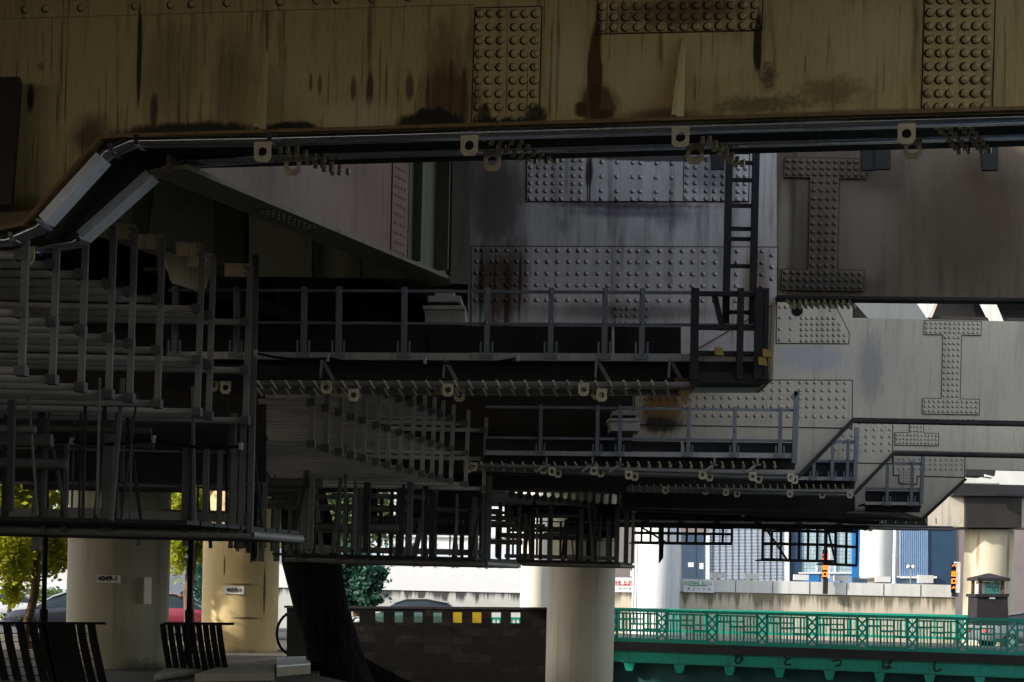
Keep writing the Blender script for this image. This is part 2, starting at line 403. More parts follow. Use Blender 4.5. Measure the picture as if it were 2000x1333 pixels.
def leaf_mat(name, a, b, tr):
    t = NT(name)
    nz = t.noise(1.6, (1,1,1), 3); n2 = t.noise(14, (1,1,1), 2)
    c = t.mix(t.rng(nz.outputs[0], .35, .65), a, b)
    c = t.mix(t.rng(n2.outputs[0], .4, .7, 0, .5), c, tuple(x*.45 for x in a))
    m = t.done(c, .55)
    tl = t.n('ShaderNodeBsdfTranslucent'); t.l(c, tl.inputs[0])
    ms = t.n('ShaderNodeMixShader'); ms.inputs[0].default_value = tr
    t.l(t.b.outputs[0], ms.inputs[1]); t.l(tl.outputs[0], ms.inputs[2]); t.l(ms.outputs[0], t.out.inputs[0])
    return m
M['leaf_yellow'] = leaf_mat('sunny_yellow_green_leaves', (.30,.36,.015), (.46,.46,.04), .6)
M['leaf_teal'] = leaf_mat('deep_blue_green_leaves', (.014,.07,.055), (.04,.12,.08), .35)
M['leaf_mid'] = leaf_mat('mid_green_leaves', (.08,.15,.05), (.17,.22,.07), .5)
M['asphalt'] = plain('asphalt', (.055,.055,.058), .85, 0, .4, 2, bump=.3)
M['earth'] = plain('packed_earth', (.10,.082,.06), .9, 0, .5, 1.5, bump=.6)
M['white'] = plain('white_paint', (.70,.70,.70), .5, 0, .08, 2)
M['led_red'] = glow('red_lit_lamps', (1.0,.05,.03), 1.6)
M['led_orange'] = glow('orange_lit_lamps', (1.0,.17,.01), 1.5)
M['sign_red'] = plain('red_sign_paint', (.45,.03,.04), .5, 0, .1)
M['sign_green'] = plain('green_sign_paint', (.01,.30,.12), .5, 0, .1)
M['yellow'] = plain('yellow_barrier_paint', (.45,.30,.015), .5, 0, .15)
M['glass'] = plain('dark_window_glass', (.02,.03,.035), .08, 0, .2, 1, .6)
M['rubber'] = plain('black_tyre_rubber', (.015,.015,.015), .8)
M['blue_grey'] = plain('blue_grey_door_paint', (.045,.075,.12), .5, 0, .2, 1.5)
M['navy'] = plain('navy_panel_paint', (.02,.05,.10), .5, 0, .2, 1.5)
M['sky_blue'] = plain('sky_blue_panel_paint', (.22,.34,.52), .45, 0, .2, 1.5)
M['frame_blue'] = plain('bright_blue_frame_paint', (.02,.16,.42), .45, 0, .2, 1.5)
M['slat'] = plain('white_louvre_slat_paint', (.62,.68,.78), .45, 0, .15, 2)
M['brownwall'] = plain('taupe_wall_render', (.20,.17,.165), .8, 0, .2, 1)
def glassblock():
    t = NT('pale_glass_blocks')
    w = t.n('ShaderNodeTexBrick'); w.offset = 0
    mp = t.n('ShaderNodeMapping'); mp.inputs['Rotation'].default_value = (R(90), 0, 0); t.l(t.pos, mp.inputs[0])
    t.l(mp.outputs[0], w.inputs['Vector']); w.inputs['Scale'].default_value = 1
    w.inputs['Brick Width'].default_value = .19; w.inputs['Row Height'].default_value = .19; w.inputs['Mortar Size'].default_value = .012
    w.inputs['Color1'].default_value = (.30,.42,.46,1); w.inputs['Color2'].default_value = (.38,.50,.54,1); w.inputs['Mortar'].default_value = (.16,.20,.22,1)
    return t.done(w.outputs[0], .2)
M['gblock'] = glassblock()

def text(body, mat, parent, c, size, pl=0.0, bold=0.0, rot=0.0):
    """flat lettering standing upright at c, facing the camera side, as one mesh"""
    cu = bpy.data.curves.new('lettering', 'FONT'); cu.body = body
    cu.align_x = 'CENTER'; cu.align_y = 'CENTER'; cu.size = size
    ob = bpy.data.objects.new('lettering', cu); COL.objects.link(ob)
    dg = bpy.context.evaluated_depsgraph_get()
    me = bpy.data.meshes.new_from_object(ob.evaluated_get(dg))
    n = nrm(pl); ux = Vector((-n.y, n.x, 0)).normalized()
    m = MB()
    for q, (sx, sz) in enumerate(((0, 0), (1, 0), (-1, 0), (0, 1), (0, -1)) if bold else ((0, 0),)):
        vs = [c + n*.0015*q + ux*(v.co.x + sx*bold) + Vector((0, 0, v.co.y + sz*bold)) for v in me.vertices]
        m.add(vs, [tuple(p.vertices) for p in me.polygons])
    bpy.data.objects.remove(ob); bpy.data.curves.remove(cu); bpy.data.meshes.remove(me)
    return m.build('lettering', mat, parent)

def lin(a, b, n): return [a + (b - a) * i / (n - 1) for i in range(n)]
ROLLX = -0.0227     # x shift per pixel of y for an upright edge

# ================================================================== the near crossbeam
def slant(x): return 280 - 0.0297 * (x - 250)          # its lower edge in the picture
low = [(-420, 486), (0, 464), (62, 450), (212, 284), (252, 280), (3000, slant(3000))]
t = thing('steel_crossbeam', P(1000, 258, NB), 'olive stained steel crossbeam with dome rivets across the top of the view', 'crossbeam', 'crossbeams under the expressway')
MB().plate([(-420, -420), (3000, -420)] + low[::-1], NB, .03).build('web', M['near'], t)
back = -nrm(NB)
m = MB()
pts = [P(a, b, NB, .10) for a, b in low]
m.sweep([p + back * .31 for p in pts], [(-.31, -.03), (.31, -.03), (.31, .0), (-.31, .0)], back)
m.build('bottom_flange', M['beam_dark'], t)  # underside shade put into the flange's near-black colour
MB().sweep([P(a, b - 3, NB, .02) for a, b in low], [(-.14, -.012), (.03, -.012), (.03, .012), (-.14, .012)], back).build('flange_lip', M['lip'], t)
MB().prism([P(a, b, NB) + back * .52 for a, b in [(-420, -420), (3000, -420)] + low[::-1]], back * .03).build('back_web', M['beam_dark'], t)
SEAMS = []
def strip(x): return 37 - .031 * x
m = MB().plate([(-420, -420), (925, -420), (925, strip(925)), (-420, strip(-420))], NB, .012, .012)
for x in (50, 90, 160, 265, 335, 375, 445, 548, 620, 660, 728, 800): m.rivet(P(x, strip(x) - 17, NB, .012), nrm(NB), .026)
m.build('cover_strip', M['near'], t)
SEAMS.append([(929, 17), (1057, 14), (1051, 240), (922, 240)])
m = MB().plate([(929, 17), (1057, 14), (1051, 240), (922, 240)], NB, .014, .014)
m.rivets([939, 959, 980, 1007, 1027, 1048], lin(27, 235, 9), NB, .014, .0262, ROLLX)
m.build('splice_plate', M['near'], t)
SEAMS.append([(1809, -60), (1944, -60), (1937, 222), (1801, 222)])
m = MB().plate([(1809, -60), (1944, -60), (1937, 222), (1801, 222)], NB, .014, .014)
m.rivets([1818, 1839, 1860, 1888, 1909, 1930], [-26, 0] + lin(25, 209, 8), NB, .014, .0262, ROLLX)
m.build('splice_plate', M['near'], t)
SEAMS.append([(1170, -80), (1491, -80), (1487, 58), (1167, 65)])
m = MB().plate([(1170, -80), (1491, -80), (1487, 58), (1167, 65)], NB, .014, .014)
m.rivets(lin(1178, 1476, 14), [-52, -30, -8, 13, 34, 54], NB, .014, .0262, ROLLX, -.012)
m.build('splice_plate', M['near'], t)
for (xt, yt, xb, yb, dx) in ((517, 98, 511, 264, .0), (1332, 70, 1328, 241, -.05)):
    a, b = P(xt, yt, NB, .0), P(xb, yb, NB, .0)
    tip = b + nrm(NB) * .17 + Vector((dx, 0, 0))
    MB().prism([a, b, tip], (.03, .004, 0)).build('stiffener', M['near_plain'], t)
box = P(-20, 155, NB)
MB().plate([(-420, 158), (36, 150), (40, 165), (22, 400), (-420, 420)], NB, .03, .16).build('end_plate', M['beam_dark'], t)  # dark sheet standing in for a dark opening at this end
for xs, y0 in (([945, 962, 985, 1003], 262), ([1830, 1850, 1876, 1892], 238), ([548, 562, 580], 286), ([1372, 1386], 266)):
    for x in xs:
        for k in range(7):
            c = P(x, y0 - .03*(x - xs[0]), NB) + back * (.0 + k * .085) + Vector((.43 * k * .085, 0, -.035))
            MB().tube([c + Vector((0,0,.03)), c - Vector((0,0,.014))], .017, 6, (1, 0, 0)).build('bolt', M['lug'], t)

# cable ducts slung under it
D1 = (9.62, .164); D2 = (10.12, .164)
def duct(path, pl, w, h, label, lugs, group, mat='galv', cover=0):
    t = thing('cable_duct', P(path[len(path)//2][0], path[len(path)//2][1], pl), label, 'cable duct', group)
    pts = [P(a, b, pl) for a, b in path]
    prof = []
    for k in range(16):
        a = 2*math.pi*(k + .5)/16; ca, sa = math.cos(a), math.sin(a)
        prof.append((w/2*math.copysign(abs(ca)**.6, ca), h/2*math.copysign(abs(sa)**.6, sa)))
    m = MB().sweep(pts, prof, nrm(pl), smooth=True)
    m.build('duct_body', M[mat], t)
    for i, p in enumerate(pts[1:-1]):
        tt = (pts[i+2] - p).normalized()
        MB().sweep([p + tt*.03, p + tt*.06], [(-w/2-.006, -h/2-.006), (w/2+.006, -h/2-.006), (w/2+.006, h/2+.006), (-w/2-.006, h/2+.006)], nrm(pl)).build('joint_collar', M['galv'], t)
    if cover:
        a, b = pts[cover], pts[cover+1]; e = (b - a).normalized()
        MB().sweep([a + e*.07, b - e*.05], [(-w/2 - .004, -h/2 - .005), (w/2 + .006, -h/2 - .005), (w/2 + .006, h/2 + .005), (-w/2 - .004, h/2 + .005)], nrm(pl)).build('elbow_sheen_cover', M['zinc_sheen'], t)  # pale cover; mostly the bend's bright reflection put into its colour
    for (x, y, s) in lugs:
        c = P(x, y, pl, w/2 + .03); k = c.y / F
        l = MB().lug(c, pl, 34*s*k, 40*s*k, 9.5*s*k).build('lug', M['lug'], t)
    return t
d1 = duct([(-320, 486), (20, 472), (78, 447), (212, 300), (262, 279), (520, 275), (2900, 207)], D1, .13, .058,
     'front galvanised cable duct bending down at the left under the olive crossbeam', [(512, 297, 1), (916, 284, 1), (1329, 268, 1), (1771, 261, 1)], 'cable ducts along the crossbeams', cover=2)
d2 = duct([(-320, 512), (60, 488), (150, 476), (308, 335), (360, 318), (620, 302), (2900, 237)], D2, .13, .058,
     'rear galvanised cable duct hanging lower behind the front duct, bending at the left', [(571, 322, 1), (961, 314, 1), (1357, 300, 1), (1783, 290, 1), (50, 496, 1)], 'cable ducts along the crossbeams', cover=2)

# ================================================================== girders and deck along the road
DX = .43
def gX(x0, y): return x0 + DX * y
def girder(x0, ya, yb, zb, label, mat, detail=0, DX=DX):
    gX = lambda x0, y: x0 + DX * y
    t = thing('steel_girder', (gX(x0, ya), ya, zb), label, 'girder', 'longitudinal girders under the deck')
    n = Vector((1, -DX, 0)).normalized(); d = Vector((DX, 1, 0)).normalized()
    a = Vector((gX(x0, ya), ya, zb)); b = Vector((gX(x0, yb), yb, zb)); up = Vector((0, 0, 7.0 - zb))
    MB().prism([a, b, b + up, a + up], -n * .02).build('web', M[mat], t)
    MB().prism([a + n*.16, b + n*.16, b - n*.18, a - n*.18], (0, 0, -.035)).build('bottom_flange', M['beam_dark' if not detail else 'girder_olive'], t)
    L = (b - a).length
    k = max(2, int(L / 1.5))
    if detail != 1:
        for i in range(1, k):
            c = a + d * (L * i / k)
            MB().prism([c, c + n*.14, c + n*.14 + up, c + up], d * .014).build('stiffener', M[mat], t)
    return t, a, n, d, L

g1, a, n, d, L = girder(-7.874, 10.4, 14.0, 4.66, 'mauve-brown plate girder running away from the ducts to the grey bearing', 'girder', 1, .511)
# splice strip, end panel and stiffeners of the near girder
def on(u, z, off=0.0): return a + d*u + Vector((0, 0, z)) + n*off
m = MB()
U = 3.02
m.prism([on(U, .03, .014), on(U + .26, .03, .014), on(U + .26, 2.3, .014), on(U, 2.3, .014)], -n * .014)
for k in range(26):
    for c in (.05, .10, .155, .21): m.rivet(on(U + c, .08 + k * .085, .014), n, .017)
m.build('splice_strip', M['girder'], g1)
for u, w, mt in ((U + .38, .10, 'girder_green'), (U + .78, .16, 'girder_green')):
    MB().prism([on(u, .05), on(u, .05, w), on(u, 2.3, w), on(u, 2.3)], d * .02).build('stiffener', M[mt], g1)
MB().prism([on(U + .30, .04, .008), on(U + .86, .04, .008), on(U + .86, 2.3, .008), on(U + .30, 2.3, .008)], -n*.006).build('end_panel', M['girder_green'], g1)
m = MB()
for k in range(34):
    m.rivet(on(.2 + k * .11, -.0, .10), (0, 0, 1), .013); m.rivet(on(.2 + k * .11, -.0, .13), (0, 0, 1), .013)
for i in range(9):
    for j in range(3): m.rivet(on(1.15 + i*.07, -.035, .02 + j*.055 - .05), (0, 0, -1), .016)
m.build('rivets', M['lug'], g1)
MB().prism([on(1.05, .40, .004), on(1.05, .55, .004), on(1.25, .55, .004), on(1.25, .40, .004)], n*.05).build('inspection_box', M['beam_dark'], g1)
g2, a, n, d, L = girder(-9.76, 9.9, 13.9, 4.66, 'dim olive plate girder with bolted gusset plates at the far left', 'girder_olive', 1, .51)
gus = steel('cream_gusset_paint', (.42,.39,.27), (.10,.08,.05), .4, .3, .3, .55)
for u0, u1, z0, z1 in ((1.2, 1.75, .05, .62), (2.15, 2.9, .02, .60), (3.1, 4.0, .02, .66)):
    m = MB().prism([on(u0, z0, .016), on(u1, z0 - .0, .016), on(u1, z1, .016), on(u0 + .1, z1, .016)], -n*.016)
    for i in range(6):
        for j in range(3):
            if i < 3 or u0 > 2.5: m.rivet(on(u0 + .2 + i * .11, z1 - .08 - j * .1, .016), n, .022)
    m.build('gusset_plate', gus, g2)
MB().prism([on(3.25, .02, .02), on(4.0, .02, .02), on(3.9, -.30, .02), on(3.45, -.30, .02)], -n*.02).build('lower_gusset', M['lug'], g2)
for dz, du in ((1.1, 0.0), (.75, .3)):
    MB().bar(on(.4 + du, dz + .35, .25), on(3.9, dz, .9), .12, .12).build('brace', M['girder_olive'], g2)
spans = [(14.95, 20.45), (21.45, 25.95), (26.95, 30.45), (31.5, 36.95)]
spw = ['behind the second crossbeam', 'behind the third crossbeam', 'behind the fourth crossbeam', 'behind the fifth crossbeam']
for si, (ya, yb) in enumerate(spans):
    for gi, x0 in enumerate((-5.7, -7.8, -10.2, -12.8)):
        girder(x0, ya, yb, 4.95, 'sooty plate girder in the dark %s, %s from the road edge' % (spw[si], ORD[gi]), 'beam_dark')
dk = thing('expressway_deck', (0, 20, 7.0), 'dark concrete expressway deck roofing the whole view above the girders', 'road deck')
yb = 45.0
RE = -5.1
MB().prism([(50, -110, 7.0), (50, -12, 7.0), (4.9, -6, 7.0), (4.9, 11.0, 7.0), (gX(RE, 11), 11.0, 7.0), (gX(RE, yb), yb, 7.0), (-10.5, yb, 7.0), (-11.5, 31, 7.0), (-60, 26, 7.0), (-60, -110, 7.0)], (0, 0, .35)).build('slab', M['soffit'], dk)  # unseen rear and side parts widened to block sky light
MB().prism([(gX(RE, 11.1), 11.1, 6.8), (gX(RE, yb), yb, 6.8), (gX(RE, yb) + .25, yb, 6.8), (gX(RE, 11.1) + .25, 11.1, 6.8)], (0, 0, 1.5)).build('parapet', M['conc'], dk)

# ================================================================== crossbeams in depth
def crossbeam(pl, label, deep, deep_mat, beam, beam_mat, thick=.9, bthick=.14, dark=None):
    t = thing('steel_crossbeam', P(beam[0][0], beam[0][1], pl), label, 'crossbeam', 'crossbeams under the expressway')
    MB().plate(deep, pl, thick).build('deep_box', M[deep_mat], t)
    if dark: MB().plate(dark, pl, thick).build('shaded_box', M['beam_dark'], t)  # left part of the same beam, its shade put into near-black paint
    if beam:
        MB().plate(beam, pl, bthick, -.004).build('beam_box', M[beam_mat], t)
    return t
def seam(px, pl, t, w=2.0, off=.006):
    cx = sum(p[0] for p in px)/len(px); cy = sum(p[1] for p in px)/len(px)
    out = []
    n = len(px); ar = sum(px[i][0]*px[(i+1) % n][1] - px[(i+1) % n][0]*px[i][1] for i in range(n)); sg = 1 if ar > 0 else -1
    for i in range(n):
        p, q, r = Vector(px[i-1]), Vector(px[i]), Vector(px[(i+1) % n])
        a = (q - p).normalized(); b = (r - q).normalized()
        na, nb_ = Vector((a.y, -a.x))*sg, Vector((b.y, -b.x))*sg
        v = (na + nb_); v = v / max(.3, 1 + na.dot(nb_))
        o = q + v * w
        out.append((o.x, o.y))
    MB().plate(out, pl, off - .001, off).build('seam', M['seam'], t)
def plate(t, px, pl, mat, groups, r, off=.014, name='splice_plate', skew=ROLLX, jit=.02):
    seam(px, pl, t)
    m = MB().plate(px, pl, off - .001, off)
    for xs, ys in groups:
        for y in ys:
            for x in xs: m.rivet(P(x + skew*(y - ys[0]), y + jit*(x - xs[0]), pl, off), nrm(pl), r)
    return m.build(name, M[mat], t)
def flange(t, path, pl, w=.26, th=.03, mat='beam_dark'):
    pts = [P(a, b, pl, .12) for a, b in path]
    nb = -nrm(pl)
    MB().sweep([p + nb * w/2 for p in pts], [(-w/2, -th), (w/2, -th), (w/2, 0), (-w/2, 0)], nb).build('bottom_flange', M[mat], t)

b2 = crossbeam(B2, 'lilac-grey riveted crossbeam with a ladder in front and a brown arm to the right',
    [(914, 60), (1517, 60), (1517, 590), (1508, 742), (914, 742)], 'beam2',
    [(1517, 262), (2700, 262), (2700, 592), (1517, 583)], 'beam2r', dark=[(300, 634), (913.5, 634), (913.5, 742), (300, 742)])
MB().plate([(486, 380), (915, 380), (915, 545), (486, 540)], (14.5, .03), .03).build('diaphragm', M['girder_green'], b2)
for x in (610, 705): MB().plate([(x, 400), (x + 3, 400), (x + 2, 541), (x - 1, 541)], (14.5, .03), .05, .06).build('stiffener', M['beam_dark'], b2)
MB().plate([(884, 290), (919, 290), (919, 556), (880, 552)], B2, .02, .3).build('end_plate', M['girder_green'], b2)
plate(b2, [(1030, 302), (1146, 302), (1146, 393), (1029, 393)], B2, 'beam2', [([1037, 1052, 1067, 1082, 1098, 1121, 1136], lin(312, 388, 6))], .0185)
plate(b2, [(1155, 305), (1335, 305), (1333, 393), (1153, 393)], B2, 'beam2', [([1176, 1206, 1237, 1252, 1283, 1313], [317, 345, 373, 388])], .0185)
plate(b2, [(1337, 302), (1463, 302), (1461, 393), (1335, 393)], B2, 'beam2', [([1343, 1359, 1381, 1397, 1413, 1443, 1457], lin(312, 388, 6))], .0185)
seam([(921, 482), (1518, 484), (1517, 590), (1330, 700), (921, 700)], B2, b2, 2.0, .008)
m = MB().plate([(921, 482), (1518, 484), (1517, 590), (1330, 700), (921, 700)], B2, .016, .016)
xs = [932, 942, 962, 972, 990, 1010, 1030, 1050, 1070, 1090, 1112, 1130, 1146, 1169, 1189, 1210, 1231, 1246, 1267, 1289, 1311, 1333, 1354, 1375, 1398, 1440, 1479, 1489]
for y in (489, 511, 534, 557, 586):
    for x in xs:
        if y < 580 or x < 1480: m.rivet(P(x - .023*(y-489), y + .004*(x-932), B2, .016), nrm(B2), .0185)
m.rivet(P(1508, 499, B2, .016), nrm(B2), .0185); m.rivet(P(1508, 522, B2, .016), nrm(B2), .0185); m.rivet(P(1508, 545, B2, .016), nrm(B2), .0185)
m.build('riveted_plate', M['beam2'], b2)
plate(b2, [(1198, 598), (1272, 599), (1271, 640), (1197, 640)], B2, 'beam2', [([1204, 1215, 1226, 1242, 1253, 1265], [603, 617, 631])], .0165, .03)
def i_plate(t, pl, x0, x1, xa, xb, y0, y1, y2, y3, mat, r, off=.016):
    k = -.0227
    def q(x, y): return (x + k*(y - y0), y + .018*(x - x0))
    seam([q(x0, y0), q(x1, y0), q(x1, y1), q(xb, y1), q(xb, y2), q(x1, y2), q(x1, y3), q(x0, y3), q(x0, y2), q(xa, y2), q(xa, y1), q(x0, y1)], pl, t, 1.4)
    m = MB().plate([q(x0, y0), q(x1, y0), q(x1, y1), q(xb, y1), q(xb, y2), q(x1, y2), q(x1, y3), q(x0, y3), q(x0, y2), q(xa, y2), q(xa, y1), q(x0, y1)], pl, off-.001, off)
    c = (x1 - x0) / 12; rr = (y1 - y0) / 3; nv = max(2, round((y2 - y1) / (rr*1.28))); cw = (xb - xa) / 4
    for i in range(12):
        for j in range(3):
            for yy in (y0, y2): m.rivet(P(*q(x0 + c*(i+.5), yy + (y1-y0 if yy == y0 else y3-y2)/3*(j+.5)), pl, off), nrm(pl), r)
    for i in range(4):
        for j in range(nv): m.rivet(P(*q(xa + cw*(i+.5), y1 + (y2-y1)/nv*(j+.5)), pl, off), nrm(pl), r)
    m.build('splice_plate', M[mat], t)
i_plate(b2, B2, 1533, 1692, 1584, 1640, 308, 346, 526, 566, 'beam2r', .0195)
flange(b2, [(1517, 583), (2700, 596)], B2, .18)
for k in range(11):
    for j in range(5):
        c = P(1535 + k*12, 582, B2) + Vector((j*.03, j*.07 - .08, -.02)); MB().tube([c, c - Vector((0,0,.045))], .014, 6, (1,0,0)).build('bolt', M['lug'], b2)
m = MB().plate([(1509, 590), (1515, 590), (1509, 742), (1503, 742)], B2, .9, .06)
m.build('edge_flange', steel('ochre_edge_paint', (.36,.29,.16), (.08,.05,.02), .5, .4, .3, .6), b2)
for (x0, x1, y) in ((1385, 1415, 300), (1680, 1710, 302), (1700, 1740, 300), (1915, 1950, 302)):
    MB().plate([(x0, y-30), (x1, y-30), (x1, y+30), (x0 + 5, y+30)], B2, .05, .2).build('duct_hanger', M['dark'], b2)

b3 = crossbeam(B3, 'pale grey crossbeam with slanted haunch and a bolted H-shaped splice at right',
    [(1236, 400), (1518, 400), (1518, 590), (1665, 592), (1666, 818), (1560, 926), (1236, 921)], 'beam3',
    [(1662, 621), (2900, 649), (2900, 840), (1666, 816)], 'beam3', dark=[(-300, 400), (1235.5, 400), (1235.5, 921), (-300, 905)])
seam([(1518, 590), (1628, 591), (1658, 651), (1657, 671), (1517, 670)], B3, b3, 1.8)
m = MB().plate([(1518, 590), (1628, 591), (1658, 651), (1657, 671), (1517, 670)], B3, .016, .016)
for y in (622, 633, 644, 655, 666):
    for x in lin(1566, 1650, 9):
        if x < 1628 + (y - 592) * .48 - 4: m.rivet(P(x, y, B3, .016), nrm(B3), .0215)
for x, y in ((1524,600),(1535,600),(1546,600),(1524,621),(1545,621),(1523,643),(1545,643),(1523,664),(1544,665),(1612,598),(1622,606),(1628,600)): m.rivet(P(x, y, B3, .016), nrm(B3), .0215)
m.build('gusset_plate', M['beam3'], b3)
m = MB(); c = P(1557, 607, B3, .018); kk = 11*20.5/F
m.lathe((0,0,0), [(kk, 0), (kk, .01)], 20); m.v = [Vector((v.x, -v.z, v.y)) + c for v in m.v]
m.build('drain_hole', M['black'], b3)
plate(b3, [(1240, 743), (1664, 744), (1663, 836), (1240, 829)], B3, 'beam3',
      [([x for x in lin(1364, 1427, 5)] + list(lin(1445, 1541, 7)) + list(lin(1563, 1651, 7)), [746, 761, 777, 793, 812]), (list(lin(1262, 1350, 7)), [750, 765, 780, 796])], .0225, jit=.008)
i_plate(b3, B3, 1806, 1916, 1843, 1878, 627, 653, 779, 808, 'beam3', .0185)
flange(b3, [(2900, 842), (1666, 817), (1560, 927), (1380, 922), (-300, 907)], B3, .2, .05)
for k in range(9):
    for j in range(4):
        c = P(1818 + k*10, 817, B3) + Vector((j*.03, j*.07 - .08, -.03)); MB().tube([c, c - Vector((0,0,.045))], .014, 6, (1,0,0)).build('bolt', M['dark'], b3)

b4 = crossbeam(B4, 'beige crossbeam with a slanted haunch, third back on the right with a rusty T-shaped splice',
    [(1561, 640), (1745, 650), (1746, 881), (1669, 961), (1561, 958)], 'beam4',
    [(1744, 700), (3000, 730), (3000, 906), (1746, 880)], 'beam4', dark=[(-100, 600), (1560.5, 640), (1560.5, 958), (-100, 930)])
plate(b4, [(1560, 815), (1743, 818), (1742, 905), (1560, 902)], B4, 'beam4', [(list(lin(1678, 1739, 5)), lin(826, 880, 5)), (list(lin(1570, 1665, 7)), lin(824, 878, 5))], .023, jit=.008)
i_plate(b4, B4, 1750, 1834, 1778, 1804, 790, 812, 846, 869, 'beam4', .019)
flange(b4, [(3000, 908), (1746, 882), (1669, 962), (-100, 932)], B4, .3, .05)
b5 = crossbeam(B5, 'beige crossbeam with the farthest riveted haunch reaching down to a point at right',
    [(1670, 700), (1885, 700), (1886, 932), (1801, 1012), (1760, 1000), (1670, 998)], 'beam4',
    [(1884, 790), (3000, 815), (3000, 943), (1886, 917)], 'beam4', dark=[(1215, 690), (1669.5, 700), (1669.5, 998), (1215, 990), (1215, 940), (300, 930), (300, 680)])
plate(b5, [(1746, 880), (1884, 882), (1883, 932), (1746, 928)], B5, 'beam4', [(list(lin(1756, 1880, 13)), lin(888, 916, 4))], .022, jit=.012)
plate(b5, [(1757, 918), (1790, 919), (1790, 945), (1757, 944)], B5, 'beam4', [(list(lin(1761, 1786, 6)), lin(922, 940, 4))], .014, .03)
flange(b5, [(1886, 934), (1801, 1013), (1215, 992)], B5, .3, .05)
b6 = crossbeam(B6, 'black crossbeam in shadow spanning low over the street beyond the catwalks',
    [(300, 800), (1812, 830), (1812, 1034), (1215, 1022), (1215, 955), (300, 935)], 'beam_dark', [(1812, 850), (2100, 860), (2100, 900), (1812, 890)], 'beam_dark')
# ducts with lugs along the deep crossbeams
def lugrow(pl, y, slope, x0, x1, label, lugs, sz, gap=14, group='cable ducts along the crossbeams'):
    for j in range(2):
        t = duct([(x0, y + j*gap), (x1, y + j*gap + slope*(x1 - x0))], pl if j == 0 else (pl[0] + .35, pl[1]), .12, .06,
                 label % ('upper' if j == 0 else 'lower'), [(x, yy, sz) for x, yy in lugs[j::2]], group, 'pipe')
        for k in range(30):
            c = P(x0 + (x1 - x0) * (.02 + .032 * k), y + j*gap - 4, pl, .1 - .3*j); MB().tube([c + Vector((0,0,.01)), c - Vector((-.04, -.08, .05))], .012, 5).build('bolt', M['lug'], t)
C2 = (13.25, .03)
lugrow(C2, 750, .004, 484, 1345, 'grey %s cable duct with cream lugs below the second catwalk', [(637, 757), (662, 764), (690, 772), (857, 757), (875, 762), (897, 772), (1140, 761), (1166, 768), (1175, 772), (415, 752), (440, 757)], .62)
lugrow((19.6, 0), 908, .03, 905, 1545, 'thin %s cable duct with cream lugs below the third catwalk', [(915, 915), (1062, 918), (1078, 921), (1090, 925), (1160, 920), (1173, 924), (1228, 928), (1240, 931), (1372, 928), (1386, 932), (1470, 931), (1482, 936), (1545, 933), (1552, 937), (925, 912)], .42, 8)
lugrow((25.2, 0), 952, .022, 1225, 1668, 'dim %s cable duct with small lugs below the fourth catwalk', [(1300, 958), (1378, 960), (1418, 962), (1440, 965), (1543, 965), (1606, 967), (1660, 967)], .34, 6)
lugrow((36.0, 0), 1018, .02, 1240, 1860, 'faint %s cable duct along the black crossbeam over the street', [(1500, 1030), (1510, 1032), (1580, 1028), (1640, 1030), (1690, 1032), (1700, 1033)], .28, 5)

NEAR = bpy.data.objects['steel_crossbeam']
for q in SEAMS: seam(q, NB, NEAR, 2.5)
# ================================================================== catwalks
def catwalk(pl, x0, x1, top, mid, toe, sl, posts, label, fascia, w=10, netx=None, mat='rail_blue', back=.62, toeh=14):
    """hanging inspection walkway: posts with foot brackets, two rails, toe board, floor, nets"""
    t = thing('catwalk', P((x0+x1)/2, toe, pl), label, 'catwalk', 'inspection catwalks along the crossbeams')
    k = pl[0] / F
    def y(b, x): return b + sl * (x - x0)
    for nm, b, hh in (('top_rail', top, 5), ('mid_rail', mid, 5)):
        MB().bar(P(x0, y(b, x0), pl), P(x1, y(b, x1), pl), .035, hh*k).build(nm, M[mat], t)
    nb = -nrm(pl)
    MB().plate([(x0, y(toe, x0)), (x1, y(toe, x1)), (x1, y(toe, x1) + toeh), (x0, y(toe, x0) + toeh)], pl, .04, .03).build('toe_board', M['toe'], t)
    c = [P(x0, y(toe, x0) + toeh, pl), P(x1, y(toe, x1) + toeh, pl)]
    MB().prism([c[0], c[1], c[1] + nb*back, c[0] + nb*back], (0, 0, .03)).build('floor', M['net'], t)
    pf = pl if isinstance(pl, tuple) else (pl, 0)
    MB().plate([(x0, y(toe, x0) + toeh), (x1, y(toe, x1) + toeh), (x1 - 4, y(toe, x1) + toeh + fascia), (x0, y(toe, x0) + toeh + fascia)], (pf[0] + .2, pf[1]), .05).build('fascia', M['net'], t)
    for a, b in (netx or [(x0, x1)]):
        MB().plate([(a, y(mid, a) + 4), (b, y(mid, b) + 4), (b, y(toe, b) - 1), (a, y(toe, a) - 1)], (pf[0] + .09, pf[1]), .01).build('safety_net', M['net'], t)
    for x in posts:
        m = MB()
        p0, p1 = P(x + .0227*60, y(top, x) - 8*w/10, pl, .05), P(x, y(toe, x) + toeh*.3, pl, .05)
        m.bar(p0, p1, .02, w*k); m.bar(p0 + Vector((w*k*.5, .03, 0)), p1 + Vector((w*k*.5, .03, 0)), .06, .008)
        for dx in (-w, w):
            q = P(x + dx*1.15, y(toe, x) + 5, pl, .07)
            m.bar(q, q + Vector((0, 0, 28*k*w/10)), .012, 3.5*k*w/10)
        q0, q1 = P(x - w*1.3, y(toe, x) + 7*w/10, pl, .07), P(x + w*1.3, y(toe, x) + 7*w/10, pl, .07)
        m.bar(q0, q1, .03, 7*k*w/10)
        for zz in (.06, .09, .5, .53): m.rivet(p0.lerp(p1, zz) + nrm(pl)*.012, nrm(pl), .012)
        m.build('post', M[mat], t)
    return t, y
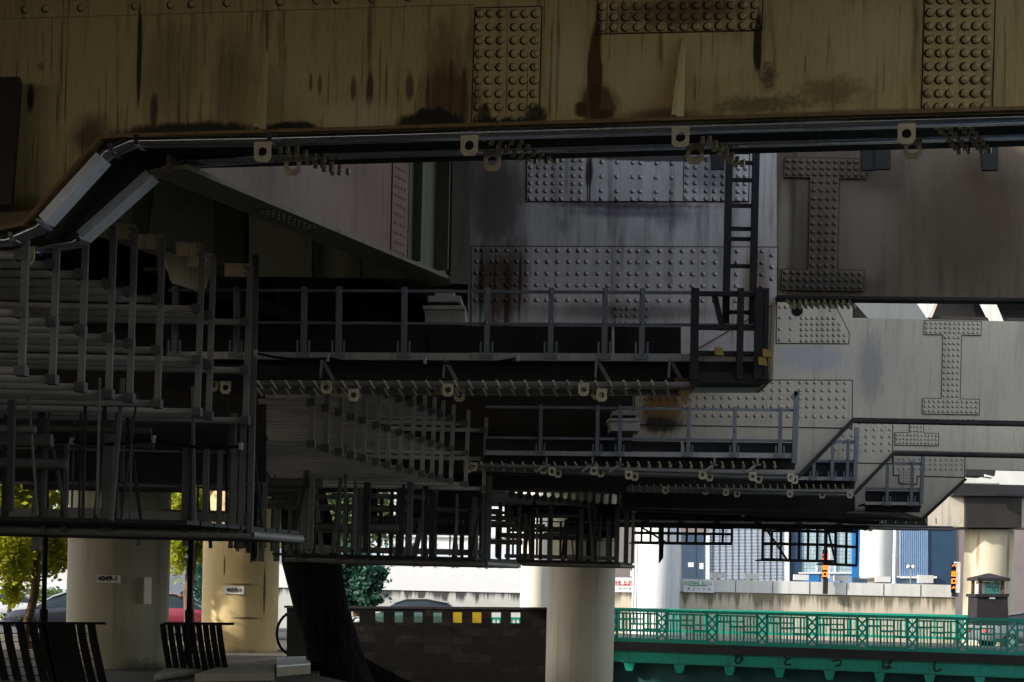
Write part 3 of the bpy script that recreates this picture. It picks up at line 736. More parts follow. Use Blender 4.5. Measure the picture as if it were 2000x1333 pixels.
cw2, y2 = catwalk(C2, 330, 1500, 567, 630, 687, .005, [340, 460, 592, 660, 788, 950, 1075, 1180, 1253], 'long dark catwalk with blue-grey posts below the lilac riveted crossbeam', 42, 10,
              [(330, 830), (835, 1195), (1200, 1330)])
for x, w in ((1358, 15), (1447, 12), (1483, 16), (1497, 9)):
    MB().bar(P(x, 564, C2, .08), P(x - 3, 742, C2, .08), .05, w*C2[0]/F).build('cage_post', M['dark'], cw2)
for y in (574, 640, 690, 738):
    MB().bar(P(1350, y, C2, .06), P(1500, y + 2, C2, .06), .05, (8 if y < 700 else 20)*C2[0]/F).build('cage_rail', M['dark'], cw2)
MB().bar(P(1395, 575, C2, .02), P(1412, 645, C2, .02), .05, .045).build('cage_brace', M['dark'], cw2)
for x in (628, 868, 1165, 1308):
    MB().bar(P(x, 700, C2, -.05), P(x + 24, 744, C2, -.1), .03, .035).build('under_bracket', M['post_mid'], cw2)
    MB().bar(P(x, 700, C2, .1), P(x - 2, 738, C2, .1), .02, .02).build('hanger', M['post_mid'], cw2)
MB().plate([(1318, 738), (1374, 740), (1346, 772), (1340, 792), (1326, 770)], C2, .03, -.1).build('corner_bracket', steel('ochre_bracket_paint', (.26,.19,.09), (.05,.03,.01), .6, .5), cw2)
MB().plate([(1345, 705), (1497, 702), (1497, 742), (1345, 742)], C2, .5, .0).build('cage_floor', M['dark'], cw2)
for x, y in ((1405, 686), (1498, 690), (1490, 706)):
    MB().plate([(x-9, y-9), (x+6, y-6), (x+9, y+9), (x-8, y+7)], C2, .05, .12).build('clamp', steel('ochre_clamp_paint', (.42,.30,.08), (.1,.06,.02), .4, .4), cw2)
cw3, y3 = catwalk((19.7, 0), 948, 1556, 795, 855, 880, .011, [1055, 1166, 1210, 1344, 1434, 1523], 'catwalk with thin posts in front of the pale grey haunched crossbeam', 22, 7, [(948, 1330), (1335, 1556)], toeh=9)
MB().bar(P(1556, 765, (19.6, 0)), P(1551, 905, (19.6, 0)), .05, .07).bar(P(1556, 766, (19.6,0)), P(1546, 778, (19.6,0)), .05, .06).build('hook_post', M['rail_blue'], cw3)
for x in (1068, 1158, 1212, 1396, 1480):
    MB().bar(P(x, 893, (19.5, 0)), P(x - 1, 908, (19.5, 0)), .02, .025).bar(P(x - 6, 908, (19.5, 0)), P(x + 6, 908, (19.5, 0)), .02, .02).bar(P(x, 906, (19.5, 0)), P(x - 22, 922, (19.5, 0)), .02, .03).build('under_bracket', M['post_pale'], cw3)
cw4, y4 = catwalk((25.3, 0), 1560, 1672, 862, 900, 932, .012, [1589, 1625, 1655], 'short catwalk tucked between two slanted haunches', 16, 6, toeh=6)
MB().bar(P(1673, 835, (25.2, 0)), P(1670, 940, (25.2, 0)), .05, .07).build('hook_post', M['rail_blue'], cw4)
cw5, y5 = catwalk((29.8, 0), 1690, 1800, 905, 955, 981, .012, [1732, 1780], 'smallest catwalk, beside the farthest pointed haunch', 14, 6, toeh=5)
MB().bar(P(1803, 885, (29.7, 0)), P(1799, 985, (29.7, 0)), .05, .07).build('hook_post', M['rail_blue'], cw5)
cw6, y6 = catwalk((34.5, 0), 1210, 1700, 985, 1003, 1016, .012, [1260, 1330, 1400, 1480, 1560, 1640], 'black catwalk hanging low over the distant street', 10, 5, mat='dark', toeh=4)

t = thing('access_ladder', P(1450, 640, C2), 'black steel ladder standing in front of the lilac riveted crossbeam', 'ladder')
for x in (1421, 1473):
    MB().bar(P(x + 4, 280, C2, -.05), P(x - 4, 640, C2, -.05), .06, 13*C2[0]/F).build('side_rail', M['dark'], t)
for y in (318, 352, 402, 447, 467, 520, 572, 610):
    MB().bar(P(1418, y, C2, -.07), P(1476, y + 1, C2, -.07), .03, 7*C2[0]/F).build('rung', M['dark'], t)

# bearings
def bearing(px, py, s, pl, label):
    t = thing('bridge_bearing', P(px, py + 32*s, pl), label, 'bearing', 'bearings under the girder ends')
    def bx(x0, x1, y0, y1, d): return MB().plate([(px + x0*s, py + y0*s), (px + x1*s, py + y0*s), (px + x1*s, py + y1*s), (px + x0*s, py + y1*s)], pl, .5, d)
    bx(-18, 18, -28, -16, 0).build('top_block', M['bearing'], t)
    bx(-32, 32, -16, -5, .06).build('sole_plate', M['bearing'], t)
    bx(-28, 28, -5, 3, -.02).build('rubber_pad', M['dark'], t)
    bx(-42, 40, 3, 10, .10).build('base_plate', M['bearing'], t)
    bx(-38, 40, 10, 36, .05).build('plinth', M['bearing'], t)
bearing(868, 594, 1.0, (13.6, .03), 'pale stepped bearing block under the end of the mauve-brown girder')
bearing(1220, 815, .74, (19.9, 0), 'pale stepped bearing block beside the rusty end of the third crossbeam')

# ================================================================== stepped guard frames
def frame(pts, y_rails, d, x_left, label, group, pr, post_top, clamp=False, rm='pipe', pm='post'):
    xp = pts
    t = thing('guard_frame', P(xp, y_rails[-1], d), label, 'guard frame', group)
    k = d / F
    for y in y_rails:
        a, b = P(x_left, y - .0227*(xp - x_left) + .002*(xp - x_left), d), P(xp - 2, y, d)
        MB().tube([a, b], pr, 10, (0, 1, 0)).build('rail', M[rm], t)
    p1, p0 = P(xp, y_rails[-1] + 8, d, .05), P(xp + .0227*(y_rails[-1] - post_top) + 3, post_top, d, .05)
    MB().bar(p0, p1, .03, pr*1.7).build('post', M[pm], t)
    for y in y_rails:
        q = P(xp, y, d, .03)
        MB().bar(q - Vector((pr*1.3, 0, 0)), q + Vector((pr*1.3, 0, 0)), .10, pr*2.5).build('clamp', M['post'], t)
    if clamp:
        m = MB(); c = P(xp - 12, post_top + 8, d, .04)
        m.box(c + Vector((-.13, -.01, -.06)), c + Vector((.10, .01, .06)))
        for dz in (.03, -.03): m.rivet(c + Vector((.07, -.012, dz)), (0, -1, 0), .016)
        m.build('clamp_plate', M['lug'], t)
row1 = [(42, 725, 612, 500), (102, 742, 630, 518), (158, 757, 645, 537), (212, 770, 660, 555), (253, 778, 672, 570), (307, 789, 685, 585), (385, 805, 704, 604), (407, 813, 714, 617), (479, 822, 724, 630)]
for i, (x, a, b, c) in enumerate(row1):
    hz = PY + .0227*(x - 1000)
    d = 1.55 * F / (hz - a)
    frame(x, [c, b, a], d, -320 - 40*i, 'dark grey pipe guard frame, %s step of the large stair-like row at left' % ORD[i], 'guard frames of the near stepped row', .030, [468, 455, 452, 440, 445, 465, 480, 500, 520][i], i >= 3, 'pipe_mid', 'post_mid')
row2x = [608, 636, 662, 686, 709, 735, 757, 780, 803, 824, 843, 860, 880, 909, 944]
for i, x in enumerate(row2x):
    a = 868 + (955 - 868) * ((x - 608) / (944 - 608)) ** .95
    hz = PY + .0227*(x - 1000); d = 1.5 * F / (hz - a)
    frame(x, [a - .82*F/d, a - .42*F/d, a], d, 505 + 2*i, 'dark grey pipe guard frame, %s step of the middle stair-like row' % ORD[i], 'guard frames of the middle stepped row', .031, a - 1.0*F/d, False, 'pipe_pale', 'post_pale')
row3x = lin(1000, 1206, 14)
for i, x in enumerate(row3x):
    a = 966 + (991 - 966) * ((x - 1000) / 206)
    d = 27.0 + 6.0 * i / 13
    frame(x, [a - 58, a - 29, a], d, 960, 'small dark pipe guard frame, %s step of the far stair-like row' % ORD[i], 'guard frames of the far stepped row', .045, a - 62, False, 'pipe_pale', 'post_pale')
t = thing('drain_pipe', P(1100, 942, 26.5), 'thick grey pipe lying level across the far stepped row', 'pipe')
MB().tube([P(900, 949, 26.5), P(1190, 944, 26.5)], .075, 14).build('pipe_body', M['pipe'], t)
MB().tube([P(1180, 944, 26.5), P(1214, 943.5, 26.5)], .105, 14).build('end_socket', M['toe'], t)

def cable(pts, d, r, label):
    q = [P(x, y, d) for x, y in pts]; out = []
    for i in range(len(q)-1):
        for k in range(8):
            f = k/8; p = q[i].lerp(q[i+1], f); p.z -= .16*4*f*(1-f)*(q[i+1]-q[i]).length*.3; out.append(p)
    out.append(q[-1])
    t = thing('hanging_cable', out[0], label, 'cable', 'loose cables under the deck')
    MB().tube(out, r, 7).build('sheath', M['black'], t)
    for p in q: MB().lathe(p, [(r*1.5, -.03), (r*1.5, .03)], 8).build('tie', M['post_pale'], t)
cable([(1235, 955), (1370, 965), (1480, 960), (1640, 985)], 32.8, .03, 'sagging black cable looped under the fourth catwalk')
cable([(1240, 1000), (1330, 1000), (1450, 1008), (1600, 1010), (1720, 1020)], 33.6, .035, 'sagging black cable looped in front of the lowest black catwalk')
cable([(500, 690), (640, 700), (830, 705), (1010, 700)], 13.0, .012, 'thin black cable strung below the toe board of the long catwalk')
cable([(0, 850), (140, 862), (300, 858), (470, 872)], 12.6, .015, 'thin black cable strung across the far left platform')
# ================================================================== hanging platforms
def platform(d0, d1, xl, xr, ybar, rails, posts, label, hang, ztop, seed, added_backsheet=None, pr=.042, rmat='pipe', front=.9, hs=2.4):
    r = random.Random(seed)
    t = thing('hanging_platform', P((xl + xr)/2, ybar, d0), label, 'scaffold platform', 'platforms hung below the guard frames')
    k = d0 / F
    A, B = P(xl, ybar - .0227*(xr - xl)*0 - .0227*(xr-xl), d0), P(xr, ybar, d0)
    z = B.z; A.z = z
    MB().tube([A, B], pr, 10).build('front_ledger', M['pipe'], t)
    A2, B2_ = A + Vector((DX*(d1-d0), d1-d0, 0)), B + Vector((DX*(d1-d0), d1-d0, 0))
    MB().tube([A2, B2_], pr, 10).build('rear_ledger', M['post'], t)
    m = MB()
    n = 9
    for i in range(n):
        y0 = d0 - front + (d1 - d0 + front) * i / n; y1 = d0 - front + (d1 - d0 + front) * (i + .88) / n
        m.prism([(A.x + DX*(y0-d0), y0, z + pr), (B.x + DX*(y0-d0), y0, z + pr), (B.x + DX*(y1-d0), y1, z + pr), (A.x + DX*(y1-d0), y1, z + pr)], (0, 0, .035))
    m.build('floor_planks', M['dark'], t)
    m = MB().bar(A + Vector((0, -.02, pr + .11)), B + Vector((0, -.02, pr + .11)), .025, .085)
    x = A.x + .3
    while x < B.x - .6:
        m.box((x, d0 - .06, z + pr + .04), (x + .34, d0 - .02, z + pr + .17)); x += .95 + r.random()*.5
    m.build('toe_board', M[rmat], t)
    for y in rails:
        q = P(xr, y, d0); a = Vector((A.x, d0, q.z))
        MB().tube([a, q], .014, 6).build('guard_wire', M[rmat], t)
    for (x, yt, w) in posts:
        a = P(x, ybar - 4, d0, .04); b = P(x + .0227*(ybar - yt), yt, d0, .04)
        MB().bar(a, b, .05, w*k).build('post', M['post' if w > 6 else rmat], t)
    for i in range(hang):
        y = d0 - hs + r.random()*(d1 - d0 + hs); f = r.random()**.8
        x = A.x + (B.x - A.x)*f + DX*(y - d0)
        lean = (r.random() - .5) * .3 * (1 if r.random() < .3 else .05)
        h = ztop - z if r.random() < .55 else .6 + r.random()*.8
        w = r.choice((.03, .045, .06, .09)) * min(1.0, d0/24)
        MB().bar((x, y, z + .05), (x + lean*1.3, y, z + h), w, w).build('hanger', M['post' if r.random() < .5 else 'dark'], t)
    for i in range(14):
        y = d0 - hs + (d1 - d0 + hs)*r.random(); zz = z + .35 + (ztop - z - .35)*r.random()
        x0 = A.x + (B.x-A.x)*r.random()*.5 + DX*(y-d0); x1 = x0 + (B.x-A.x)*(.25 + .3*r.random())
        MB().tube([(x0, y, zz), (x1, y, zz)], .03 + .03*r.random(), 8).build('ledger', M['post'], t)
    if added_backsheet:
        (nx0, nx1, ny0, ny1) = added_backsheet
        MB().plate([(nx0, ny0), (nx1, ny0), (nx1, ny1), (nx0, ny1)], d1 + .05, .012).build('added_rear_dark_sheet', M['net'], t)  # dark sheet added to close bright gaps behind the platform
    e = B2_ - B
    MB().tube([B, B2_], pr, 10).build('side_ledger', M['pipe'], t)
    return t
p1 = platform(13.25, 14.05, -420, 490, 1045, [886, 954], [(84, 812, 10), (205, 815, 13), (215, 815, 7), (125, 868, 11), (360, 874, 12), (400, 878, 11), (427, 880, 9), (455, 878, 12), (471, 820, 11), (488, 500, 11)],
     'dark scaffold platform hanging at far left above the numbered pillar', 54, 3.25, 3, (-200, 520, 790, 942))
p2 = platform(20.6, 21.7, 556, 948, 1101, [1003, 1046], [(585, 790, 13), (660, 960, 7), (697, 955, 9), (719, 965, 5), (776, 955, 9), (890, 965, 5), (918, 990, 9), (930, 995, 6), (943, 780, 9), (952, 930, 12), (540, 900, 11), (510, 770, 11), (497, 770, 10)],
     'dark scaffold platform hanging in the middle above the leaning trunk', 64, 3.0, 5, (540, 960, 900, 962), front=.3, hs=3.5)
p3 = platform(31.0, 31.9, 985, 1208, 1105, [1022, 1056], [(975, 960, 8), (992, 975, 7), (1012, 985, 9), (1074, 985, 8), (1162, 1010, 6), (1186, 1015, 7), (1204, 990, 9), (1222, 1000, 9), (1235, 1005, 6)],
     'small scaffold platform hanging above the round grey middle pillar', 44, 3.3, 8, (985, 1215, 985, 1012), front=.3, hs=3.5)
for a, b, c_, e in ((782, 846, 955, 1046), (850, 945, 955, 1044), (690, 738, 958, 1012), (600, 634, 958, 1030)):
    MB().plate([(a, c_), (b, c_ + 1), (b - 1, e), (a - 1, e - 1)], 21.6, .012).build('added_rear_dark_sheet', M['net'], p2)  # further dark sheets added over the bright gaps
for a, b, c_, e in ((1108, 1204, 1008, 1052), (1000, 1036, 1008, 1040)):
    MB().plate([(a, c_), (b, c_ + 1), (b - 1, e), (a - 1, e - 1)], 31.8, .012).build('added_rear_dark_sheet', M['net'], p3)  # dark sheets added here too, over bright gaps
def basket(x0, x1, y0, y1, d, label, nv, mat='dark'):
    t = thing('hanging_basket', P((x0+x1)/2, y1, d), label, 'scaffold basket', 'scaffold baskets over the far street')
    k = d/F
    for j, dd in enumerate((0, 1.2)):
        for x in lin(x0, x1, nv): MB().bar(P(x, y0, d + dd), P(x - 1, y1, d + dd), .06, .06).build('post', M[mat], t)
        for y in (y0 + 6, (y0 + y1)/2, y1): MB().bar(P(x0, y, d + dd), P(x1, y + 3, d + dd), .06, .075).build('rail', M[mat], t)
    c0, c1 = P(x0, y1, d), P(x1, y1 + 3, d)
    MB().prism([c0, c1, c1 + Vector((0,1.2,0)), c0 + Vector((0,1.2,0))], (0, 0, .04)).build('floor', M[mat], t)
    MB().bar(P(x0 + 4, y0, d), P((x0*2+x1)/3, y1, d), .05, .05).build('brace', M[mat], t)
basket(1490, 1632, 1030, 1094, 38.0, 'dark open scaffold basket in front of the pale louvre wall', 9)
basket(1612, 1674, 1030, 1102, 39.0, 'black open scaffold basket next to the white far pillar', 4)
basket(1236, 1430, 1022, 1060, 39.5, 'black scaffold basket above the white pillar and blue door', 12)

def drop_pipe(x, yt, y1, y2, w, d, label):
    t = thing('drop_pipe', P(x, y2, d), label, 'drain pipe', 'drop pipes with slanted ends')
    k = d / F; m = MB(); N = 14; r = w/2*k
    top = P(x, yt, d); c = P(x, y1, d); vs = []
    for zc, sl in ((top.z, 0), (c.z, (y2 - y1)*k)):
        vs += [(c.x + r*math.cos(i*2*math.pi/N), c.y + r*math.sin(i*2*math.pi/N), zc - sl*(.5 - .5*math.cos(i*2*math.pi/N))) for i in range(N)]
    m.add(vs, [(i, (i+1) % N, N+(i+1) % N, N+i) for i in range(N)], True); m.add(vs[:N], [tuple(range(N))]); m.add(vs[N:], [tuple(range(N))])
    m.build('pipe_body', M['black'], t)
    MB().lathe((c.x, c.y, top.z - .4), [(r*1.15, -.06), (r*1.15, .06)], 14).build('socket', M['black'], t)
drop_pipe(496, 960, 1086, 1101, 14, 15.2, 'black drop pipe with slanted end in front of the yellowish pillar')
drop_pipe(1291, 1030, 1090, 1102, 9, 36.0, 'black drop pipe with slanted end in front of the white far pillar')

# ================================================================== pillars
def pillar(px, py, w, d, label, mat, z1=7.0, z0=-2.7, bands=(), group='round pillars of the expressway'):
    c = P(px, py, d); r = w/2*d/F
    t = thing('bridge_pillar', (c.x, d, z0), label, 'pillar', group)
    base = Vector((c.x, d, 0))
    MB().lathe(base, [(r, z0), (r, z1)], 56).build('shaft', mat, t)
    for z in bands: MB().lathe(base, [(r + .012, z), (r + .012, z + .05)], 56).build('seam_band', mat, t)
    return t, base, r
GY = (.42,.40,.33)
q1, c1, r1 = pillar(232, 1130, 193, 29.0, 'broad grey pillar carrying the number 4049-1', pillar_mat('dull_grey_green_pillar_paint', (.34,.32,.24), 1, .75, [sp(265, 1320, 28.0, 60, 40, (.03,.025,.02), .8, .8, .6, 4.0, False)]), z0=-.05, bands=(2.5,))
q2, c2, r2 = pillar(470, 1150, 147, 38.0, 'yellowish streaked pillar carrying the number 4050-1', pillar_mat('yellow_beige_pillar_paint', (.72,.55,.27), 4, .7, [
    sp(512, 1150, 37.0, 2.5, 60, (.05,.03,.015), .9, .6, .6, 6.0), sp(438, 1105, 37.0, 2.5, 26, (.08,.05,.02), .9, .6, .6, 6.0), sp(470, 1142, 37.0, 40, 3, (.08,.05,.02), .8, .7, .6, 6.0, False),
    sp(480, 1208, 37.0, 40, 3, (.08,.05,.02), .8, .7, .6, 6.0, False), sp(455, 1290, 37.0, 90, 30, (.06,.04,.02), .8, .9, .6, 3.0, False)]), z0=-.05, bands=(2.62,))
q3, c3, r3 = pillar(1134, 1200, 132, 42.0, 'tall grey-beige middle pillar standing in the river before the stone wall', pillar_mat('grey_beige_pillar_paint', (.46,.42,.33), 6, .65))
pillar(1048, 1130, 62, 55.0, 'pale narrow pillar half hidden behind the middle pillar', pillar_mat('cream_pillar_paint', (.60,.57,.47), 7, .3), z0=0)
q5, c5, r5 = pillar(1284, 1120, 88, 61.0, 'white far pillar with a dark drop pipe before it', pillar_mat('white_pillar_paint', (.62,.63,.64), 9, .5), z0=0)
MB().lathe(c5, [(r5 + .25, .05), (r5 + .25, .28), (r5 + .05, .62), (r5, 1.0)], 48).build('footing', M['white_conc'], q5)
MB().tube([(c5.x - r5 - .08, c5.y - .4, .4), (c5.x - r5 - .08, c5.y - .4, 6.8)], .06, 10, (1, 0, 0)).build('side_pipe', M['white_conc'], q5)
q6, c6, r6 = pillar(1930, 1120, 92, 58.0, 'rust streaked beige pillar under a black collar at right', pillar_mat('rust_streaked_pillar_paint', (.50,.44,.32), 12, .5, [
    sp(1972, 1090, 57.0, 5, 70, (.22,.10,.02), .8, .7, .5, 3.0), sp(1915, 1075, 57.0, 4, 50, (.22,.12,.04), .7, .7, .6, 3.0), sp(1897, 1120, 57.0, 12, 100, (.12,.10,.07), .7, .8, .4, 2.0)]), z1=4.7, z0=0)
MB().plate([(1886, 968), (1996, 970), (1995, 1031), (1886, 1030)], 56.6, 2.2).build('collar', M['beam_dark'], q6)
MB().plate([(1800, 955), (1889, 962), (1888, 1030), (1812, 1027), (1790, 1010)], 56.8, 1.8).build('bracket_arm', M['beam4'], q6)
MB().plate([(1993, 966), (2200, 970), (2200, 1034), (1993, 1031)], 56.8, 1.8).build('bracket_arm', M['beam4'], q6)
MB().plate([(1870, 945), (2200, 952), (2200, 973), (1860, 968)], 56.4, 2.4).build('bearing_shelf', M['dark'], q6)
t = thing('white_girder', P(1950, 930, 57.0), 'white box girder resting on the black collar of the rusty pillar', 'girder')
MB().plate([(1858, 880), (2300, 885), (2300, 958), (1862, 944)], 57.0, 1.8).build('web', M['white_conc'], t)
for k in range(26): c = P(1876 + 3*k, 943 + .05*k, 56.9); MB().tube([c, c - Vector((0, 0, .09))], .02, 6, (1,0,0)).build('bolt', M['dark'], t)
t2 = thing('cable_box', P(1915, 926, 56.0), 'black cable box below the fifth crossbeam beside the white girder', 'cable box')
MB().plate([(1884, 914), (1945, 916), (1943, 930), (1924, 926), (1922, 931), (1884, 929)], 55.0, .8).build('casing', M['dark'], t2)
MB().plate([(1924, 927), (1940, 931), (1940, 934), (1924, 931)], 54.9, .4).build('lid', M['white_conc'], t2)
# number plates
def numplate(body, px, py, w, h, c, r, d, t, size):
    p = P(px, py, d); x = p.x
    yy = c.y - math.sqrt(max(0, r*r - (x - c.x)**2)) - .02
    k = yy / F; p = P(px, py, yy)
    o = MB().box(p + Vector((-w*k/2, 0, -h*k/2)), p + Vector((w*k/2, .10, h*k/2))).build('number_plate', M['white_conc'] if body[3] == '9' else M['white'], t)
    text(body, M['letter'], o, p + Vector((0, -.012, 0)), size, 0.0, .006)
numplate('4049-1', 211, 1131, 45, 15, c1, r1, 28.2, q1, .138)
numplate('4050-1', 457, 1153, 38, 15, c2, r2, 37.2, q2, .142)
p = P(287, 1154, 28.1)
MB().box(p + Vector((-.06, 0, -.26)), p + Vector((.06, .12, .26))).build('paper_notice', M['white_conc'], q1)

# ================================================================== ground, water, kerbs
zW = -2.7
edge = [(3.0, -60), (3.0, 12), (-3.7, 27.5), (-5.7, 46.5)]
m = MB()
m.add([(-400, -60, 0)] + [(x, y, 0) for x, y in edge] + [(-400, 46.5, 0)], [(0, 1, 2, 3, 4, 5)])
m.add([(-3000, 46.5, 0), (2.4, 46.5, 0), (2.4, 57.5, 0), (3000, 57.5, 0), (3000, 5000, 0), (-3000, 5000, 0)], [(0, 1, 2, 3, 4, 5)])
for (x0, y0), (x1, y1) in (((-5.7, 46.5), (2.4, 46.5)), ((2.4, 46.5), (2.4, 57.5)), ((2.4, 57.5), (60, 57.5))): m.add([(x0, y0, 0), (x1, y1, 0), (x1, y1, zW-1), (x0, y0, zW-1)], [(0, 1, 2, 3)])
m.add([(60, -60, 0), (3000, -60, 0), (3000, 57.5, 0), (60, 57.5, 0)], [(0, 1, 2, 3)])
m.add([(-3000, -3000, 0), (3000, -3000, 0), (3000, -60, 0), (-3000, -60, 0)], [(0, 1, 2, 3)])
for (x0, y0), (x1, y1) in zip(edge, edge[1:]): m.add([(x0, y0, 0), (x1, y1, 0), (x1, y1, zW-1), (x0, y0, zW-1)], [(0, 1, 2, 3)])
tag(m.build('ground', M['earth']), kind='structure')
wt = NT('dark_river_water'); wt.bump(wt.noise(1.2, (1,1,1), 4).outputs[0], .25, .1)
tag(MB().add([(-6, -59, zW), (60, -59, zW), (60, 57.4, zW), (-6, 57.4, zW)], [(0,1,2,3)]).build('river_water', wt.done((.012,.018,.016), .08, 0, .5)), kind='structure')
tag(MB().add([(-400, 47.2, .02), (2.3, 47.2, .02), (2.3, 57.7, .02), (400, 57.7, .02), (400, 60.8, .02), (-400, 60.8, .02)], [(0,1,2,3,4,5)]).build('road', M['asphalt']), kind='structure')
def kerb(pts, h, label):
    m = MB().prism(pts, (0, 0, h)); return tag(m.build('stone_kerb', M['kerb']), label, 'kerb', 'kerb stones around the pillars')
def gp(px, py, z=0.0):
    x, zz = ray(px, py); y = (z - EYE) / zz; return Vector((x*y, y, z))
kerb([gp(300, 1330, .0), gp(330, 1311, .0), gp(545, 1291, 0), gp(548, 1296, 0)], .10, 'long low kerb stone at the foot of the second black railing')
kerb([gp(380, 1332, 0), gp(430, 1316, 0), gp(535, 1303, 0), gp(536, 1330, 0)], .14, 'rough rounded kerb stone before the yellowish pillar')
sl = thing('stone_slab', gp(570, 1300), 'pale flat stone slab between the yellowish pillar and the leaning trunk', 'slab')
MB().prism([gp(540, 1322, 0), gp(606, 1316, 0), gp(600, 1300, 0), gp(541, 1302, 0)], (0, 0, .17)).build('body', M['kerb'], sl)
MB().prism([gp(540, 1321.5, 0) + Vector((0,0,.17)), gp(606, 1315.5, 0) + Vector((0,0,.17)), gp(600, 1300, 0) + Vector((0,0,.17)), gp(541, 1302, 0) + Vector((0,0,.17))], (0, 0, .03)).build('top', M['white_conc'], sl)

# ================================================================== iron railings and poles at the left
def railing(d, x0, x1, ytop, ybot, bars, w, lean, label, wide):
    t = thing('iron_railing', P((x0 + x1)/2, ybot, d), label, 'railing', 'black iron railings on the bank')
    k = d/F
    MB().bar(P(x0, ytop - .0*(x1-x0), d), P(x1, ytop + 1, d), .14, 5*k).build('top_rail', M['black'], t)
    for j in range(6):
        y = ytop + 20 + (ybot - ytop - 20) * j/6
        MB().bar(P(x0, y, d + .1), P(x1 - 25 + lean*j/8, y + 1, d + .1), .015, .014).build('cross_wire', M['black'], t)
    for x in bars:
        pts = [P(x, ytop, d), P(x + lean*.22, ytop + (ybot-ytop)*.3, d), P(x + lean*.62, ytop + (ybot-ytop)*.68, d), P(x + lean, ybot, d)]
        MB().sweep(pts, [(-.02, -w*k/2), (.02, -w*k/2), (.02, w*k/2), (-.02, w*k/2)], (0, 1, 0)).build('slat', M['black'], t)
    return t
railing(24.0, -200, 205, 1217, 1336, [-90, -64, -38, -12, 13, 39, 64, 82, 92, 108, 122, 138, 157, 178], 15, 24, 'near black iron railing with broad curved slats at the left edge', True)
railing(27.0, 322, 456, 1218, 1312, [318, 332, 346, 360, 374, 388, 401, 414, 427], 11, 14, 'shorter black iron railing with narrow slats between the numbered pillars', False)
def pole(px, d, yb, label):
    b = P(px, yb, d); k = d/F
    t = thing('iron_pole', (b.x, d, 0), label, 'pole', 'black poles behind the railings')
    MB().tube([(b.x, d, 0), (b.x, d, 4.9)], 5*k, 12, (1,0,0)).build('shaft', M['black'], t)
    MB().tube([(b.x, d, 0), (b.x, d, 1.18)], 8*k, 12, (1,0,0)).build('base_sleeve', M['black'], t)
    MB().bar((b.x - .3, d, 4.9), (b.x + .3, d, 4.9), .05, .05).build('cross_arm', M['black'], t)
pole(85, 25.5, 1215, 'thin black pole with thicker base in front of the yellow-green tree')
pole(369, 28.5, 1212, 'thin black pole with thicker base between the two numbered pillars')
t = thing('hanging_post', P(72, 1070, 17.0), 'stubby grey post ending in mid air left of the first black pole', 'post')
MB().bar(P(73, 960, 17.0), P(71, 1074, 17.0), .08, 15*17/F).build('shaft', M['post'], t)
MB().bar(P(71, 1066, 16.95), P(71, 1076, 16.95), .09, 17*17/F).build('end_cap', M['post'], t)

# hoop and cabinet by the trunk
t = thing('steel_hoop', gp(560, 1296), 'dark round steel hoop standing beside the leaning trunk', 'hoop')
c = P(574, 1238, 33.6)
MB().sweep([c + Vector((math.cos(a)*.40, 0, math.sin(a)*.50)) for a in [i*2*math.pi/28 for i in range(28)]], [(math.cos(q)*.035, math.sin(q)*.035) for q in (0, 1.05, 2.1, 3.14, 4.19, 5.24)], (0,1,0), True).build('ring', M['black'], t)
MB().bar(c + Vector((0, 0, -.48)), Vector((c.x, c.y, 0)), .06, .06).build('foot', M['black'], t)
t = thing('utility_cabinet', gp(585, 1292), 'black utility cabinet behind the round hoop', 'cabinet')
MB().plate([(560, 1204), (640, 1204), (640, 1289), (560, 1289)], 33.0, .5).build('body', M['dark'], t)
MB().plate([(564, 1208), (600, 1208), (600, 1286), (564, 1286)], 33.0, .012, .014).build('door', M['dark'], t)
MB().plate([(556, 1198), (644, 1198), (644, 1204), (556, 1204)], 33.0, .6, .05).build('top', M['dark'], t)

# ================================================================== trees
def leaves(m, blobs, n, size, r):
    tot = sum(b[1][0]*b[1][2] for b in blobs)
    for (c, s) in blobs:
        k = int(n * s[0]*s[2] / tot); c = Vector(c)
        for i in range(k):
            v = Vector((r.gauss(0,1), r.gauss(0,1), r.gauss(0,1))).normalized() * (r.random() ** .45 if r.random() < .72 else abs(r.gauss(0, .75)))
            p = c + Vector((v.x*s[0], v.y*s[1], v.z*s[2]))
            a = Vector((r.gauss(0,1), r.gauss(0,1), r.gauss(0,.6))).normalized()
            b = a.orthogonal().normalized(); b = (b * math.cos(i) + a.cross(b) * math.sin(i))
            L = size * (.45 + 1.1*r.random())
            m.add([p - a*L*.5, p + b*L*.28, p + a*L*.5, p - b*L*.28], [(0, 1, 2, 3)])
def tree(px, d, w, lean, zt, blobs, nleaf, size, label, leaf, bark='bark', seed=1, limbs=4, name='leafy_tree', trunk_px=None):
    r = random.Random(seed)
    b = P(px, 1200, d); k = d/F
    t = thing(name, (b.x, d, 0), label, 'tree', 'street trees beyond the bank')
    m = MB(); rad = w/2*k
    pts = [Vector((b.x + lean*f*zt + r.uniform(-.5,.5)*rad*(f>0), d + r.uniform(-.1,.1), f*zt)) for f in (0, .06, .25, .45, .65, .85, 1)]
    m.tube(pts, rad, 14, (0,1,0), [1.35, 1.05, .95, .88, .8, .62, .4])
    for i in range(limbs):
        p0 = pts[3 + i % 3]; bc = Vector(blobs[i % len(blobs)][0])
        m.tube([p0, p0.lerp(bc, .5) + Vector((0,0,.2)), bc], rad*.35, 7, (0,1,0), [1, .7, .3])
    m.build('trunk', M[bark], t)
    m = MB(); leaves(m, blobs, nleaf, size, r); m.build('crown', M[leaf], t)
    return t
def bl(px, py, d, w, h, dd=0.0):
    c = P(px, py, d + dd); k = d/F
    return (c, (w*k, max(w, h)*k*.8, h*k))
